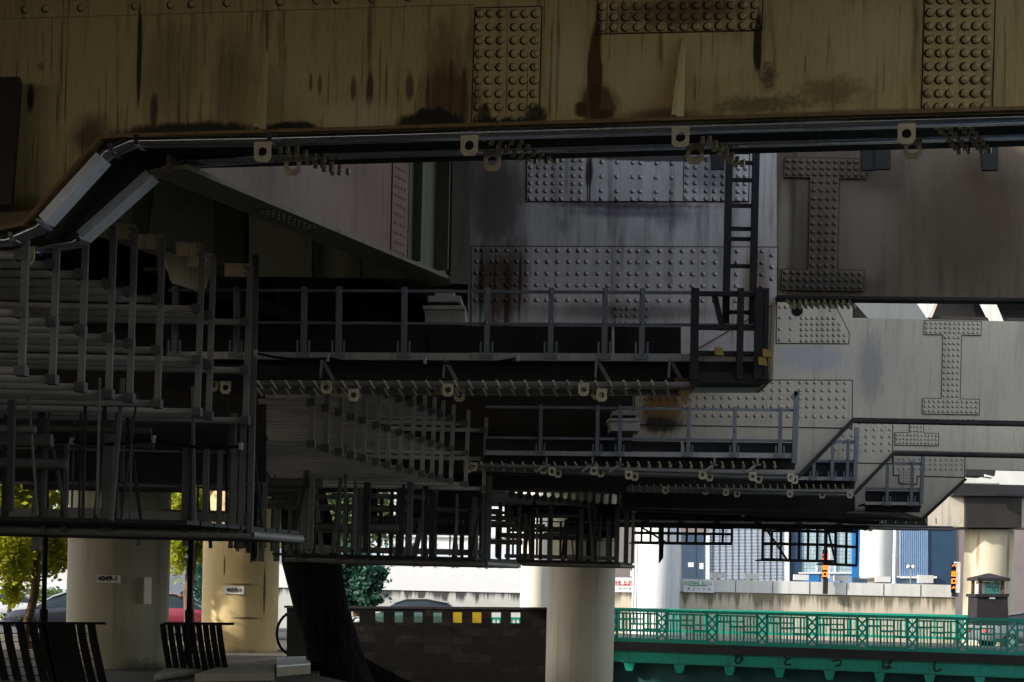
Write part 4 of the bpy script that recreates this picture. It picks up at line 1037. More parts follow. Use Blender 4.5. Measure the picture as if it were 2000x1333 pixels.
tree(52, 36.0, 17, .10, 5.5, [bl(20, 930, 36, 60, 90), bl(110, 920, 36, 70, 70), bl(20, 1080, 36, 48, 60, -.8), bl(110, 1070, 36, 36, 55, .8), bl(60, 1100, 36, 60, 40, 1.4), bl(25, 1150, 36, 22, 40, 1.0), bl(-60, 1050, 36, 60, 120)],
     24000, .13, 'yellow-green leafy tree with leaning brown trunk behind the near railing', 'leaf_yellow', seed=2)
tree(18, 44.0, 8, .03, 4.5, [bl(0, 960, 44, 80, 70, 1), bl(60, 1000, 44, 60, 60, 1)], 5000, .18, 'thin-stemmed green tree at the far left edge behind the yellow-green tree', 'leaf_mid', seed=3)
tree(374, 45.0, 20, -.03, 6.0, [bl(345, 1080, 45, 22, 50), bl(390, 1065, 45, 34, 40, .5), bl(360, 985, 45, 70, 60), bl(450, 960, 45, 70, 60)], 9000, .15, 'tree with yellow-green sprays and dark trunk between the numbered pillars', 'leaf_yellow', seed=4)
tree(400, 56.0, 12, 0, 5.5, [bl(400, 1120, 56, 30, 90), bl(430, 1000, 56, 60, 70), bl(350, 990, 56, 60, 50)], 6000, .22, 'deep blue-green tree behind the second black pole', 'leaf_teal', seed=5)
tree(700, 54.0, 16, 0, 3.6, [bl(690, 1110, 54, 44, 36), bl(715, 1140, 54, 32, 40, -.5), bl(680, 1165, 54, 40, 24), bl(735, 1122, 54, 22, 18, -.5), bl(640, 1120, 54, 40, 50), bl(722, 1172, 54, 26, 12, -.8)], 9000, .20, 'dark blue-green bushy tree overhanging the stone wall beside the trunk', 'leaf_teal', seed=6)
tree(610, 66.0, 16, 0, 8.0, [bl(600, 985, 66, 60, 60), bl(680, 1000, 66, 60, 70), bl(640, 1060, 66, 60, 50), bl(740, 1010, 66, 40, 60), bl(570, 1040, 66, 30, 60)], 8000, .26, 'pale green roadside tree seen through the middle platform', 'leaf_mid', seed=7)
# the big leaning trunk
t = thing('leaning_tree', gp(650, 1330), 'massive black leaning tree trunk in front of the stone wall', 'tree')
d = 29.5; m = MB()
cen = [(585, 940, 44), (597, 1020, 50), (609, 1100, 56), (627, 1180, 54), (645, 1250, 55), (662, 1320, 60), (672, 1370, 72), (678, 1420, 90)]
rr = random.Random(5); vs = []; N = 28
for (x, y, w) in cen:
    c = P(x, y, d); k = d/F
    vs.append([c + Vector((math.cos(a)*w*k*(1 + .05*math.sin(3*a + y*.02) + .025*rr.uniform(-1,1)), math.sin(a)*w*k*(1 + .05*rr.uniform(-1,1)), 0)) for a in [i*2*math.pi/N for i in range(N)]])
flat = [v for ring in vs for v in ring]
m.add(flat, [(i*N+j, i*N+(j+1) % N, (i+1)*N+(j+1) % N, (i+1)*N+j) for i in range(len(cen)-1) for j in range(N)], True)
top = P(585, 940, d)
for q, rad in ((P(520, 820, d + .5), .26), (P(640, 840, d + .8), .28), (P(590, 800, d - .3), .22)):
    m.tube([top - Vector((0,0,.3)), top.lerp(q, .5), q], rad, 9, (0,1,0), [1.2, .8, .5])
m.build('trunk', M['bark_dark'], t)
m = MB(); leaves(m, [bl(520, 820, d, 70, 50, .5), bl(640, 830, d, 70, 45, .8)], 1500, .2, rr); m.build('crown', M['leaf_teal'], t)

# ================================================================== stone wall with square openings
SW = 46.0
t = thing('stone_wall', P(870, 1260, SW), 'black sooty stone block wall with a row of small square openings', 'wall')
k = SW/F
m = MB()
ox = [693, 740, 778, 816, 854, 893, 931, 969, 1007]; oy0, oy1 = 1196, 1217
def wy(x, y): return y + .0227*(x - 870)*.3
A = lambda x, y: P(x, wy(x, y), SW)
def wb(x0, x1, y0, y1, off=0.0, th=.4): m.plate([(x0, wy(x0,y0)), (x1, wy(x1,y0)), (x1, wy(x1,y1)), (x0, wy(x0,y1))], SW, th, off)
edges = [560] + [v for x in ox for v in (x - 9, x + 9)] + [1110]
for a, b in zip(edges[::2], edges[1::2]): wb(a, b, oy0, oy1)
wb(560, 1110, oy1, 1470); wb(560, 1110, 1190, oy0)
m.build('block_face', M['stone'], t)
m = MB(); wb(555, 1070, 1185.5, 1190, .03, .5); m.build('coping', M['coping'], t)
for x in ox[:1]: pass
t = thing('barrier_board', P(915, 1206, 49.0), 'yellow barrier board glimpsed through openings of the stone wall', 'barrier')
MB().plate([(880, 1193), (942, 1193), (942, 1222), (880, 1222)], 49.0, .05).build('board', M['yellow'], t)
MB().plate([(886, 1222), (890, 1222), (890, 1262), (886, 1262)], 49.0, .05).build('leg', M['dark'], t)
MB().plate([(932, 1222), (936, 1222), (936, 1262), (932, 1262)], 49.0, .05).build('leg', M['dark'], t)

# ================================================================== the green bridge
GB = (47.6, .26)
def gy(x, yl, yr): return yl + (yr - yl) * (x - 1200) / 800.0
t = thing('green_bridge', P(1600, 1300, GB), 'teal riveted road bridge with ornamental railing and hiragana on its girder', 'bridge')
X0, X1 = 1080, 2200
def band(m, yl0, yr0, yl1, yr1, off, th): return m.plate([(X0, gy(X0, yl0, yr0)), (X1, gy(X1, yl0, yr0)), (X1, gy(X1, yl1, yr1)), (X0, gy(X0, yl1, yr1))], GB, th, off)
band(MB(), 1189, 1209, 1194.5, 1215, .06, .16).build('top_rail', M['green'], t)
band(MB(), 1247.5, 1275, 1253, 1281, .02, .08).build('bottom_rail', M['green'], t)
band(MB(), 1253, 1281, 1270, 1299, .16, .6).build('stone_coping', M['coping'], t)
m = MB()
band(m, 1270, 1299, 1293, 1326, .05, .12)
for i in range(190):
    x = 1195 + i*4.4
    for f in (.07, .93): m.rivet(P(x, gy(x, 1270 + 23*f, 1299 + 27*f), GB, .05), nrm(GB), .022)
m.build('girder_web', M['green'], t)
band(MB(), 1291, 1324, 1380, 1416, -.35, .1).build('lower_web', M['green_dark'], t)
for i in range(10):
    x = 1131 + 97.8*i
    m = MB()
    yt, yb = gy(x, 1293, 1326), gy(x, 1309, 1346)
    m.plate([(x - 11, yt), (x + 11, yt + .4), (x + 6, yb), (x - 6, yb)], GB, .5, .045)
    for j in range(7): m.rivet(P(x, gy(x, 1272, 1301) + j*3.6, GB, .05), nrm(GB), .02)
    m.build('bracket', M['green'], t)
def railpanel(x0, x1, pl, ytop, ybot, rr):
    m = MB()
    def V(x, a, b, w): m.plate([(x - w/2, ytop(x) + (ybot(x)-ytop(x))*a), (x + w/2, ytop(x) + (ybot(x)-ytop(x))*a), (x + w/2, ytop(x) + (ybot(x)-ytop(x))*b), (x - w/2, ytop(x) + (ybot(x)-ytop(x))*b)], pl, .05, .0)
    def H(xa, xb, a, w): m.plate([(xa, ytop(xa) + (ybot(xa)-ytop(xa))*a - w/2), (xb, ytop(xb) + (ybot(xb)-ytop(xb))*a - w/2), (xb, ytop(xb) + (ybot(xb)-ytop(xb))*a + w/2), (xa, ytop(xa) + (ybot(xa)-ytop(xa))*a + w/2)], pl, .046, -.002)
    L = x1 - x0; lx = x0 + L*.80
    V(x0, 0, 1, 5.0); V(lx, 0, 1, 5.0)
    H(x0, lx, .06, 3.2); H(x0, lx, .97, 3)
    for b in range(3):
        a0 = x0 + (lx-x0)*b/3; a1 = x0 + (lx-x0)*(b+1)/3; w = a1 - a0
        if b: V(a0, .05, .97, 4.2)
        h = (.28, .44, .62)[b]
        H(a0, a1, h, 3.8)
        if b: H(a0, a1, (0, .26, .42)[b], 2.8)
        V(a0 + w*.5, .05, .97, 3.3)
        for f in (.27, .75): V(a0 + w*f, (h if rr.random() < .6 else .05), .97 if rr.random() < .7 else h, 2.1)
    # lattice pillar
    s0, s1 = lx + 2, x1 - 2
    for j in range(3):
        ya, yb = .06 + .3*j, .06 + .3*(j+1)
        for (p, q) in (((s0, ya), (s1, yb)), ((s1, ya), (s0, yb))):
            a = P(p[0], ytop(p[0]) + (ybot(p[0])-ytop(p[0]))*p[1], pl, .0); b = P(q[0], ytop(q[0]) + (ybot(q[0])-ytop(q[0]))*q[1], pl, .0)
            m.bar(a, b, .03, .055)
    return m
rr = random.Random(11)
for i in range(11):
    x0 = 1107 + 97.8*i
    railpanel(x0, x0 + 97.8, GB, lambda x: gy(x, 1194, 1214.5), lambda x: gy(x, 1248, 1275.5), rr).build('railing_panel', M['green'], t)
band(MB(), 1250, 1278, 1254, 1282, -.6, 8.4).build('road_slab', M['asphalt'], t)
for ch, x, y in zip('ひとつばし', (1443, 1538, 1635, 1733, 1830), (1289.5, 1292.5, 1296, 1300, 1304)):
    text(ch, M['letter'], t, P(x, y, GB, .075), .34, GB, .016)
# railing on the far side of the bridge
GF = (57.5, .20)
t = thing('green_railing', P(1500, 1230, GF), 'sunlit teal railing on the far side of the bridge', 'railing', 'teal railings beyond the bridge')
def fy(x, yl, yr): return yl + (yr - yl)*(x - 1200)/800.0
MB().plate([(1090, fy(1090,1187,1204)), (1912, fy(1912,1187,1204)), (1912, fy(1912,1192,1210)), (1090, fy(1090,1192,1210))], GF, .1, .04).build('top_rail', M['green'], t)
MB().plate([(1090, fy(1090,1228,1248)), (1912, fy(1912,1228,1248)), (1912, fy(1912,1233,1253)), (1090, fy(1090,1233,1253))], GF, .1, .02).build('bottom_rail', M['green'], t)
m = MB()
for i in range(116):
    x = 1095 + 7*i; w = 4.5 if i % 8 == 0 else 2.0
    m.plate([(x, fy(x,1192,1210)), (x + w, fy(x,1192,1210)), (x + w, fy(x,1228,1248)), (x, fy(x,1228,1248))], GF, .05)
m.build('slats', M['green'], t)
GF2 = 54.0
t = thing('green_railing', P(870, 1215, GF2), 'teal railing seen through the square openings of the stone wall', 'railing', 'teal railings beyond the bridge')
MB().plate([(640, 1203), (1075, 1207), (1075, 1212), (640, 1208)], GF2, .08).build('top_rail', M['green'], t)
m = MB()
for i in range(56): m.plate([(644 + 7.7*i, 1206), (647 + 7.7*i, 1206), (647 + 7.7*i, 1246), (644 + 7.7*i, 1246)], GF2 + .02, .04)
m.build('slats', M['green'], t)

# lantern post at the bridge end
LP = 50.0
t = thing('stone_lantern', P(1938, 1215, LP), 'dark roofed stone lantern with green lattice at the bridge end', 'lantern')
MB().plate([(1909, 1164), (1968, 1164), (1970, 1222), (1907, 1222)], LP, 1.0).build('pedestal', M['coping'], t)
MB().plate([(1906, 1160), (1971, 1160), (1971, 1166), (1906, 1166)], LP, 1.1, .06).build('ledge', M['coping'], t)
c = P(1938, 1150, LP); hw = 22*LP/F; hh = .36
for sx in (-1, 1):
    for sy in (0, 1): MB().box((c.x + sx*hw - .05, LP + sy*hw*2 - .05 + .1, c.z - .22), (c.x + sx*hw + .05, LP + sy*hw*2 + .05 + .1, c.z + .27)).build('corner_post', M['bark'], t)
m = MB()
for i in range(5): x = c.x - .17 + i*.1; m.box((x, LP + .1, c.z - .2), (x + .03, LP + .13, c.z + .22))
for i in range(4): z = c.z - .2 + i*.13; m.box((c.x - .18, LP + .085, z), (c.x + .26, LP + .099, z + .03))
m.build('lattice', M['green'], t)
MB().box((c.x - hw + .05, LP + .16, c.z - .22), (c.x + hw - .05, LP + .74, c.z + .25)).build('lamp_box', M['white'], t)
MB().box((c.x - .06, LP - .0, c.z + .2), (c.x + .06, LP + .08, c.z + .38)).build('ornament', M['white_conc'], t)
MB().box((c.x - .10, LP - .03, c.z - .36), (c.x + .10, LP + .06, c.z - .20)).build('ornament', M['white_conc'], t)
m = MB(); w2 = 32*LP/F; z0 = c.z + .27
m.add([(c.x-w2, LP-.15, z0), (c.x+w2, LP-.15, z0), (c.x+w2, LP+1.0, z0), (c.x-w2, LP+1.0, z0), (c.x-w2, LP-.15, z0+.1), (c.x+w2, LP-.15, z0+.1), (c.x+w2, LP+1.0, z0+.1), (c.x-w2, LP+1.0, z0+.1), (c.x-.05, LP+.4, z0+.27), (c.x+.05, LP+.4, z0+.27)],
      [(0,1,2,3), (0,1,5,4), (1,2,6,5), (2,3,7,6), (3,0,4,7), (4,5,9,8), (5,6,9), (6,7,8,9), (7,4,8)])
m.build('roof', M['coping'], t)

# ================================================================== cars
def car(px, d, heading, color, label, wpx=None, z=0.02):
    """a saloon car built along local x (front +x)"""
    c = P(px, 1180, d); t = thing('parked_car', (c.x, d, z), label, 'car', 'cars on the street')
    ca, sa = math.cos(heading), math.sin(heading)
    def T(x, y, zz): return Vector((c.x + ca*x - sa*y, d + sa*x + ca*y, z + zz))
    paint = plain('car_paint_' + label.split()[0], color, .18, .1, .1, 1, .6)
    # body: cross-sections along the length
    secs = [(-2.15,.38,.62,.70),(-2.1,.30,.86,.80),(-1.6,.22,.95,.86),(-.8,.20,.93,.88),(.3,.20,.92,.88),(1.0,.20,.90,.87),(1.7,.24,.80,.84),(2.1,.32,.68,.72),(2.18,.40,.58,.6)]
    vs = []; K = 10
    for (x, zl, zh, hw) in secs:
        for (a, b) in ((-1,.12),(-.97,.5),(-.96,.8),(-.86,1),(-.4,1.02),(.4,1.02),(.86,1),(.96,.8),(.97,.5),(1,.12)):
            vs.append(T(x, a*hw, zl + (zh-zl)*b))
    fs = [(i*K+j, i*K+(j+1) % K, (i+1)*K+(j+1) % K, (i+1)*K+j) for i in range(len(secs)-1) for j in range(K)] + [tuple(range(K)), tuple(range((len(secs)-1)*K, len(secs)*K))]
    body = MB().add(vs, fs, True).build('body', paint, t)
    cab = [(-1.75,.92,.72),(-1.25,1.30,.60),(-.5,1.42,.56),(.2,1.40,.56),(.65,1.24,.60),(1.15,.92,.72)]
    vs = []
    for (x, zh, hw) in cab:
        for (a, zz) in ((-1, .90), (-hw/.76, zh-.03), (-.5, zh), (.5, zh), (hw/.76, zh-.03), (1, .90)): vs.append(T(x, a*.76, zz))
    fs = [(i*6+j, i*6+j+1, (i+1)*6+j+1, (i+1)*6+j) for i in range(len(cab)-1) for j in range(5)]
    MB().add(vs, fs, True).build('windows', M['glass'], t)
    vs = []
    for (x, zh, hw) in cab[1:5]:
        for a in (-hw/.76, -.45, .45, hw/.76): vs.append(T(x, a*.775, zh + (.02 if abs(a) < .5 else -.01)))
    MB().add(vs, [(i*4+j, i*4+j+1, i*4+5+j, i*4+4+j) for i in range(3) for j in range(3)], True).build('roof', paint, t)
    for x in (-1.3, 1.35):
        for s in (-1, 1):
            m = MB(); 
            ring = [(math.cos(i*math.pi/12), math.sin(i*math.pi/12)) for i in range(24)]
            vs = [T(x + .32*a, s*.70, .32 + .32*b) for a, b in ring] + [T(x + .32*a, s*.90, .32 + .32*b) for a, b in ring]
            m.add(vs, [(i, (i+1) % 24, 24 + (i+1) % 24, 24 + i) for i in range(24)] + [tuple(range(24)), tuple(range(24, 48))])
            wh = m.build('wheel', M['rubber'], t)
            vs = [T(x + .19*a, s*.905, .32 + .19*b) for a, b in ring]
            MB().add(vs, [tuple(range(24))]).build('rim', M['toe'], wh)
    for s in (-1, 1):
        a = [T(2.12, s*.62 - .12, .60), T(2.12, s*.62 + .12, .60), T(2.02, s*.62 + .12, .72), T(2.02, s*.62 - .12, .72)]
        MB().prism(a, T(.1, 0, 0) - T(0, 0, 0)).build('headlight', M['white'], t)
        a = [T(-2.12, s*.62 - .12, .66), T(-2.12, s*.62 + .12, .66), T(-2.10, s*.62 + .12, .80), T(-2.10, s*.62 - .12, .80)]
        MB().prism(a, T(-.08, 0, 0) - T(0, 0, 0)).build('tail_light', M['sign_red'], t)
    return t
car(808, 51.5, math.pi, (.05,.09,.07), 'dark green saloon car passing behind the stone wall')
car(142, 45.0, R(200), (.05,.055,.075), 'dark navy car parked behind the near pillar and tree')
car(335, 49.0, R(5), (.30,.04,.07), 'crimson car seen between the numbered pillars')
car(2015, 53.0, R(10), (.16,.165,.17), 'grey car behind the stone lantern at the right edge')
car(15, 56.0, R(4), (.55,.55,.55), 'pale grey car beyond the trees at the left edge')

# ================================================================== far walls, signs, buildings
RW = 62.0
t = thing('retaining_wall', P(1600, 1175, RW), 'beige drip-stained retaining wall with pale parapet beyond the bridge', 'wall', 'walls along the far road')
zz = P(1600, 1161, RW).z
xa, xb = P(1200, 1180, RW).x, P(1866, 1180, RW).x
MB().box((xa, RW, 0), (xb, RW + .6, 1.98)).build('wall', M['retain'], t)
MB().box((xa, RW - .05, 1.984), (xb, RW + .3, 2.52)).build('parapet', M['white_conc'], t)
for i in range(9):
    x = xa + 2.0 + i*1.6
    MB().box((x, RW - .06, 2.0), (x + .03, RW - .05, 2.5)).build('joint', M['dark'], t)
t = thing('retaining_wall', P(900, 1175, RW), 'grey soot-dripped retaining wall with white parapet above the green car', 'wall', 'walls along the far road')
xc, xd = P(400, 1180, RW).x, P(1150, 1180, RW).x
MB().box((xc, RW, 0), (xd, RW + .6, 1.75)).build('wall', M['retain_dark'], t)
MB().box((xc, RW - .05, 1.754), (xd, RW + .3, 2.75)).build('parapet', M['white'], t)
boxes = [(1246, 1130), (1260, 1130, ), (1403, 1132), (1468, 1134), (1565, 1137), (1644, 1140), (1725, 1143), (1808, 1142)]
bw = ['beside the white pillar', 'touching the white pillar', 'below the louvre wall, leftmost', 'below the louvre wall, rightmost', 'left of the red lit column', 'right of the red lit column', 'below the white cylinder', 'in front of the navy panel']
for i, b in enumerate(boxes):
    c = P(b[0], b[1], RW); h = .12 if i < 7 else .17
    t = thing('parapet_box', (c.x, RW + .05, 2.52), 'pale metal box on the far parapet %s' % bw[i], 'metal box', 'metal boxes on the far parapet')
    MB().box((c.x - .32, RW - .02, 2.58), (c.x + .32, RW + .2, 2.58 + h*2)).build('casing', M['white_conc'], t)
    MB().box((c.x - .06, RW + .04, 2.52), (c.x + .06, RW + .14, 2.58)).build('stem', M['pipe'], t)
wb_ = [(822, 1117), (884, 1118), (950, 1115)]
for i, b in enumerate(wb_):
    c = P(b[0], b[1], RW)
    t = thing('parapet_box', (c.x, RW + .05, 2.75), 'grey metal box on the white parapet, %s above the green car' % ('left', 'middle', 'right')[i], 'metal box', 'metal boxes on the far parapet')
    MB().box((c.x - .30, RW - .02, 2.80), (c.x + .30, RW + .2, 3.0)).build('casing', M['pipe'], t)
    MB().box((c.x - .06, RW + .04, 2.75), (c.x + .06, RW + .14, 2.80)).build('stem', M['pipe'], t)
# signs hung on the parapet
def sign(px, py, w, h, d, label, rowcol, cells, row, row2, name='road_sign'):
    c = P(px, py, d); k = d/F
    t = thing(name, c - Vector((0, 0, h*k/2)), label, 'sign', 'signs on the far parapet')
    MB().box(c + Vector((-w*k/2, 0, -h*k/2)), c + Vector((w*k/2, .04, h*k/2))).build('board', M['white'], t)
    n = len(row); cw = cells[1]*k
    m = MB()
    for i in range(n):
        x = c.x + (cells[0] + i*cells[1]*1.02)*k
        m.box((x, c.y - .012, c.z + 1*k), (x + cw, c.y - .002, c.z + 10.5*k))
    m.build('colour_band', M[rowcol], t)
    for i, ch in enumerate(row): text(ch, M['white'], t, Vector((c.x + (cells[0] + cells[1]*(i*1.02 + .5))*k, c.y - .018, c.z + 5.8*k)), .19, 0, .006)
    text(row2, M['letter'], t, Vector((c.x, c.y - .008, c.z - 5.5*k)), .17, 0, .003)
    return t, c, k
s, c, k = sign(1365, 1146, 60, 23, RW - .12, 'white sign with four green character boxes left on the far parapet', 'sign_green', (-20, 9), '出口専用', 'ド ノ ー ソ ハ')
text('た', M['sign_green'], s, Vector((c.x - 25*k, c.y - .008, c.z + 5.5*k)), .2, 0, .004)
text('は', M['pipe'], s, Vector((c.x + 22*k, c.y - .008, c.z + 5.5*k)), .2)
sign(1221, 1145, 40, 24, RW - .12, 'white sign with red character boxes between two pillars', 'sign_red', (-19, 9), '工事中止', 'ー ー ト')
# lit vertical signs
def led(px, py0, py1, w, d, chars, mats, label, side):
    c0, c1 = P(px, py0, d), P(px, py1, d); k = d/F
    t = thing('lit_sign', (c1.x, d, c1.z), label, 'lit sign', 'lit vertical signs on the far parapet')
    MB().box((c1.x - w*k/2, d, c1.z), (c1.x + w*k/2, d + .15, c0.z)).build('panel', M['black'], t)
    MB().box((c1.x + w*k/2 + .002, d + .01, c1.z), (c1.x + w*k/2 + side*k, d + .3, c0.z + .05)).build('casing', M['white'], t)
    n = len(chars); H = (c0.z - c1.z) / n
    for i, ch in enumerate(chars):
        text(ch, M[mats[i]], t, Vector((c1.x, d - .006, c0.z - H*(i + .5))), H*.8, 0, .012)
    MB().box((c1.x - .05, d + .02, 2.0 if c1.z > 2.0 else c1.z - .4), (c1.x + .15, d + .14, c1.z)).build('stand', M['dark'], t)
led(1611, 1074, 1130, 9, RW - .4, '入口出口', ['led_red', 'led_red', 'led_orange', 'led_orange'], 'vertical red and orange lit sign in front of the pale glass blocks', 5)
led(1862.5, 1100, 1158, 7, RW - .4, '↑出口↑', ['led_orange']*4, 'narrow orange lit sign with arrows beside the rust streaked pillar', 9)

t = thing('white_tower', P(1720, 700, 118.0), 'tall white block glimpsed through the gap above the pale H-spliced crossbeam', 'building')
MB().plate([(1560, 300), (1830, 306), (1830, 1150), (1560, 1150)], 118.0, 12).build('wall', M['white_conc'], t)
for y in (470, 540, 610): MB().plate([(1681, y - 28), (1722, y - 27), (1722, y + 18), (1681, y + 17)], 118.0, .1, .1).build('window', M['sky_blue'], t)
t = thing('overhead_truss', P(1900, 620, 48.0), 'dark steel truss with a pale diagonal strut seen above the pale H-spliced crossbeam', 'truss')
MB().plate([(1812, 520), (2400, 530), (2400, 592), (1826, 588)], 48.0, .5).build('top_chord', M['beam_dark'], t)
MB().plate([(1816, 617), (2400, 632), (2400, 660), (1812, 650)], 48.0, .5).build('bottom_chord', M['beam_dark'], t)
MB().plate([(1826, 588), (2400, 570), (2400, 652), (1816, 617)], 49.2, .1).build('shade_panel', M['dark'], t)
MB().plate([(1915, 588), (1944, 589), (1962, 632), (1936, 630)], 47.9, .2).build('strut', M['white_conc'], t)
MB().plate([(1812, 620), (1828, 586), (1834, 587), (1820, 621)], 47.9, .2).build('strut', M['beam4'], t)

# right-hand far building
FB = 76.0
t = thing('office_building', P(1600, 1140, FB), 'blue and grey building front with louvres and glass blocks beyond the far wall', 'building')
def fb(x0, x1, y0, y1, off, th, mat, name):
    m = MB().plate([(x0, y0), (x1, y0), (x1, y1), (x0, y1)], FB, th, off); return m.build(name, M[mat], t)
fb(1150, 2300, 700, 1230, 0, 8, 'brownwall', 'wall')
dr = fb(1331, 1382, 1040, 1134, .06, .05, 'blue_grey', 'door')
MB().plate([(1344, 1099), (1355, 1099), (1355, 1108), (1344, 1108)], FB, .01, .08).build('notice', M['white'], dr)
MB().plate([(1366, 1100), (1374, 1100), (1374, 1112), (1366, 1112)], FB, .01, .08).build('notice', M['white'], dr)
MB().plate([(1359, 1042), (1360, 1042), (1360, 1133), (1359, 1133)], FB, .01, .07).build('door_joint', M['navy'], dr)
fb(1379, 1386, 1040, 1136, .2, .2, 'slat', 'jamb')
lv = fb(1386, 1536, 900, 1136, .02, .02, 'navy', 'louvre_panel')
m = MB()
for i in range(44):
    y = 1012 + i*2.82
    m.plate([(1386, y), (1536, y + .6), (1536, y + 2.0), (1386, y + 1.4)], FB, .05, .10)
m.build('slats', M['slat'], lv)
m = MB()
for i in range(12): x = 1392 + 12.4*i; m.plate([(x, 1005), (x + .9, 1005), (x + .9, 1136), (x, 1136)], FB, .02, .13)
m.build('slat_ties', M['navy'], lv)
fb(1534, 1542, 1000, 1138, .22, .3, 'white', 'jamb')
fb(1542, 1566, 900, 1140, .1, .05, 'navy', 'panel')
gb = fb(1566, 1664, 900, 1118, .05, .05, 'gblock', 'glass_block_window')
for x in (1594, 1630): MB().plate([(x, 900), (x + 3, 900), (x + 3, 1118), (x, 1118)], FB, .05, .12).build('mullion', M['slat'], gb)
fb(1560, 1680, 1118, 1121, .12, .05, 'white', 'sill')
fb(1562, 1600, 1121, 1140, .06, .05, 'frame_blue', 'panel')
fb(1664, 1682, 900, 1140, .16, .2, 'frame_blue', 'blue_pier')
fb(1604, 1682, 1121, 1140, .04, .05, 'sky_blue', 'panel')
cp = fb(1757, 1813, 900, 1126, .10, .05, 'sky_blue', 'corrugated_panel')
m = MB()
for i in range(15): x = 1758 + 3.7*i; m.plate([(x, 900), (x + 1.7, 900), (x + 1.7, 1126), (x, 1126)], FB, .06, .17)
m.build('ribs', M['sky_blue'], cp)
fb(1813, 1866, 900, 1146, .08, .05, 'navy', 'panel')
fb(1755, 1830, 1126, 1130, .3, .3, 'white', 'ledge')
fb(1757, 1830, 1130, 1148, .05, .05, 'sky_blue', 'panel')
fb(1665, 1757, 1128, 1146, .3, .2, 'blue_grey', 'base_panel')
t = thing('white_cylinder', P(1712, 1128, 70.0), 'white cylindrical tank-like column before the blue building', 'column')
c = P(1711, 1100, 70.0); r = 31*70/F
MB().lathe((c.x, 70, 0), [(r, P(1711, 1126, 70).z), (r, 7.0)], 48).build('shaft', M['white_conc'], t)
MB().lathe((c.x, 70, 0), [(r*.5, 0), (r*.5, P(1711,1131,70).z - .01), (r*.96, P(1711, 1131, 70).z), (r*1.0, P(1711, 1126, 70).z)], 48).build('foot', M['white_conc'], t)
t = thing('downpipe', P(1747, 1146, 69.0), 'slim pale downpipe right of the white cylinder', 'pipe')
c = P(1747, 1100, 69.0)
MB().tube([(c.x, 69, 0), (c.x, 69, 7)], .085, 12, (1,0,0)).build('pipe_body', M['slat'], t)
for z in (2.6, 3.9, 5.2): MB().lathe((c.x, 69, z), [(.11, 0), (.11, .08)], 14).build('collar', M['slat'], t)
t = thing('street_lamp', P(1780, 1147, 64.0), 'small twin-headed lamp standing on the road before the corrugated panel', 'lamp')
c = P(1779, 1147, 64.0); ct = P(1779, 1108, 64.0)
MB().tube([(c.x, 64, 0), (ct.x, 64, ct.z)], .03, 8, (1,0,0)).build('pole', M['pipe'], t)
for s in (-1, 1): MB().lathe((ct.x + s*.11, 64, ct.z), [(.02, -.07), (.08, -.04), (.09, .03), (.03, .10)], 12).build('lamp_head', M['white'], t)
# left far building and hoarding
t = thing('white_building', P(800, 1100, 82.0), 'bright white building front with thin window bars above the green car', 'building')
WBd = 82.0
MB().plate([(60, 700), (1180, 715), (1180, 1230), (60, 1230)], WBd, 8).build('wall', M['white'], t)
for i in range(15):
    x = 560 + 42*i
    w = MB().plate([(x, 1068), (x + 36, 1069), (x + 36, 1106), (x, 1105)], WBd, .03, .02).build('window', M['slat'], t)
    MB().plate([(x + 36, 1060), (x + 38, 1060), (x + 38, 1110), (x + 36, 1110)], WBd, .06, .06).build('mullion', M['blue_grey'], w)
for y in (1000, 1040): MB().plate([(560, y), (1180, y + 8), (1180, y + 14), (560, y + 6)], WBd, .2, .15).build('ledge', M['white_conc'], t)
t = thing('shop_front', P(0, 1160, 74.0), 'pale shopfront with orange and green panels behind the left trees', 'building')
MB().plate([(-700, 800), (180, 805), (180, 1240), (-700, 1240)], 74.0, 8).build('wall', M['white_conc'], t)
for x0, x1, y0, y1, mt in ((0, 40, 1165, 1190, 'yellow'), (64, 76, 1150, 1185, 'yellow'), (-120, -40, 1140, 1190, 'glass'), (44, 60, 1150, 1195, 'glass'), (85, 130, 1138, 1160, 'slat')):
    MB().plate([(x0, y0), (x1, y0), (x1, y1), (x0, y1)], 74.0, .05, .06).build('panel', M[mt], t)
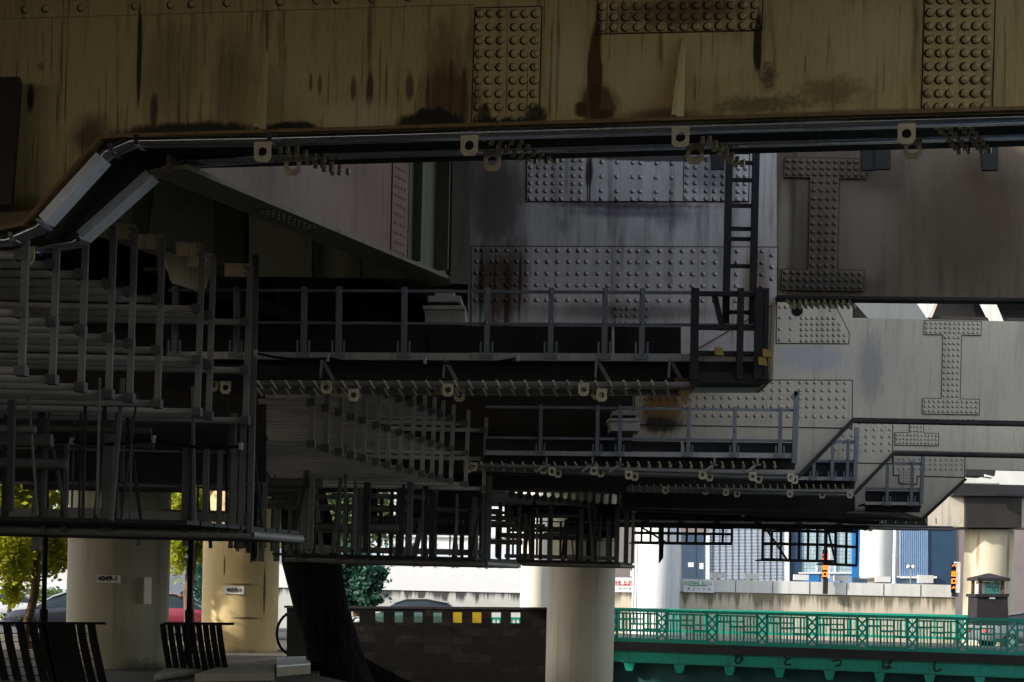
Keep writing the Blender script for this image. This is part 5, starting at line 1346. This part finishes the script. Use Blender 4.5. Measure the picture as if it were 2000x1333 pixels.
t = thing('hedge', P(120, 1155, 60.0), 'clipped green hedge behind the dark navy car', 'hedge')
m = MB(); leaves(m, [bl(100, 1165, 60, 60, 14), bl(200, 1165, 60, 60, 14)], 3500, .16, random.Random(4)); m.build('foliage', M['leaf_mid'], t)
t = thing('street_block', P(400, 1150, 95.0), 'white street block with a red band seen between the numbered pillars', 'building')
MB().plate([(150, 750), (640, 760), (640, 1240), (150, 1240)], 95.0, 8).build('wall', M['white'], t)
MB().plate([(300, 1103), (420, 1105), (420, 1110), (300, 1108)], 95.0, .2, .2).build('red_band', M['sign_red'], t)

# ================================================================== sky and sun
w = bpy.data.worlds.new('World'); SC.world = w; w.use_nodes = True
nt = w.node_tree; bg = nt.nodes['Background']
sky = nt.nodes.new('ShaderNodeTexSky'); sky.sky_type = 'NISHITA'; sky.sun_disc = False
SUN_EL, SUN_AZ = R(26), R(250)     # azimuth clockwise from +Y, where the sun stands
sky.sun_elevation = SUN_EL; sky.sun_rotation = SUN_AZ
sky.air_density = 1.2; sky.dust_density = 1.5
hs_ = nt.nodes.new('ShaderNodeHueSaturation'); hs_.inputs['Saturation'].default_value = .5
nt.links.new(sky.outputs[0], hs_.inputs['Color']); nt.links.new(hs_.outputs[0], bg.inputs[0]); bg.inputs[1].default_value = .15
sl_ = bpy.data.lights.new('sun', 'SUN'); sl_.energy = 2.7; sl_.angle = R(1.0); sl_.color = (1, .94, .84)
so = bpy.data.objects.new('sun', sl_); COL.objects.link(so)
dv = Vector((math.sin(SUN_AZ)*math.cos(SUN_EL), math.cos(SUN_AZ)*math.cos(SUN_EL), math.sin(SUN_EL)))
so.rotation_euler = dv.to_track_quat('Z', 'Y').to_euler(); so.location = (0, 0, 40)

vs = SC.view_settings
vs.view_transform = 'Standard'; vs.look = 'None'; vs.gamma = 1.0; vs.exposure = 1.3
SC.cycles.max_bounces = 8; SC.cycles.diffuse_bounces = 5; SC.cycles.glossy_bounces = 3
SC.cycles.use_denoising = True
SC.cycles.sample_clamp_indirect = 4.0
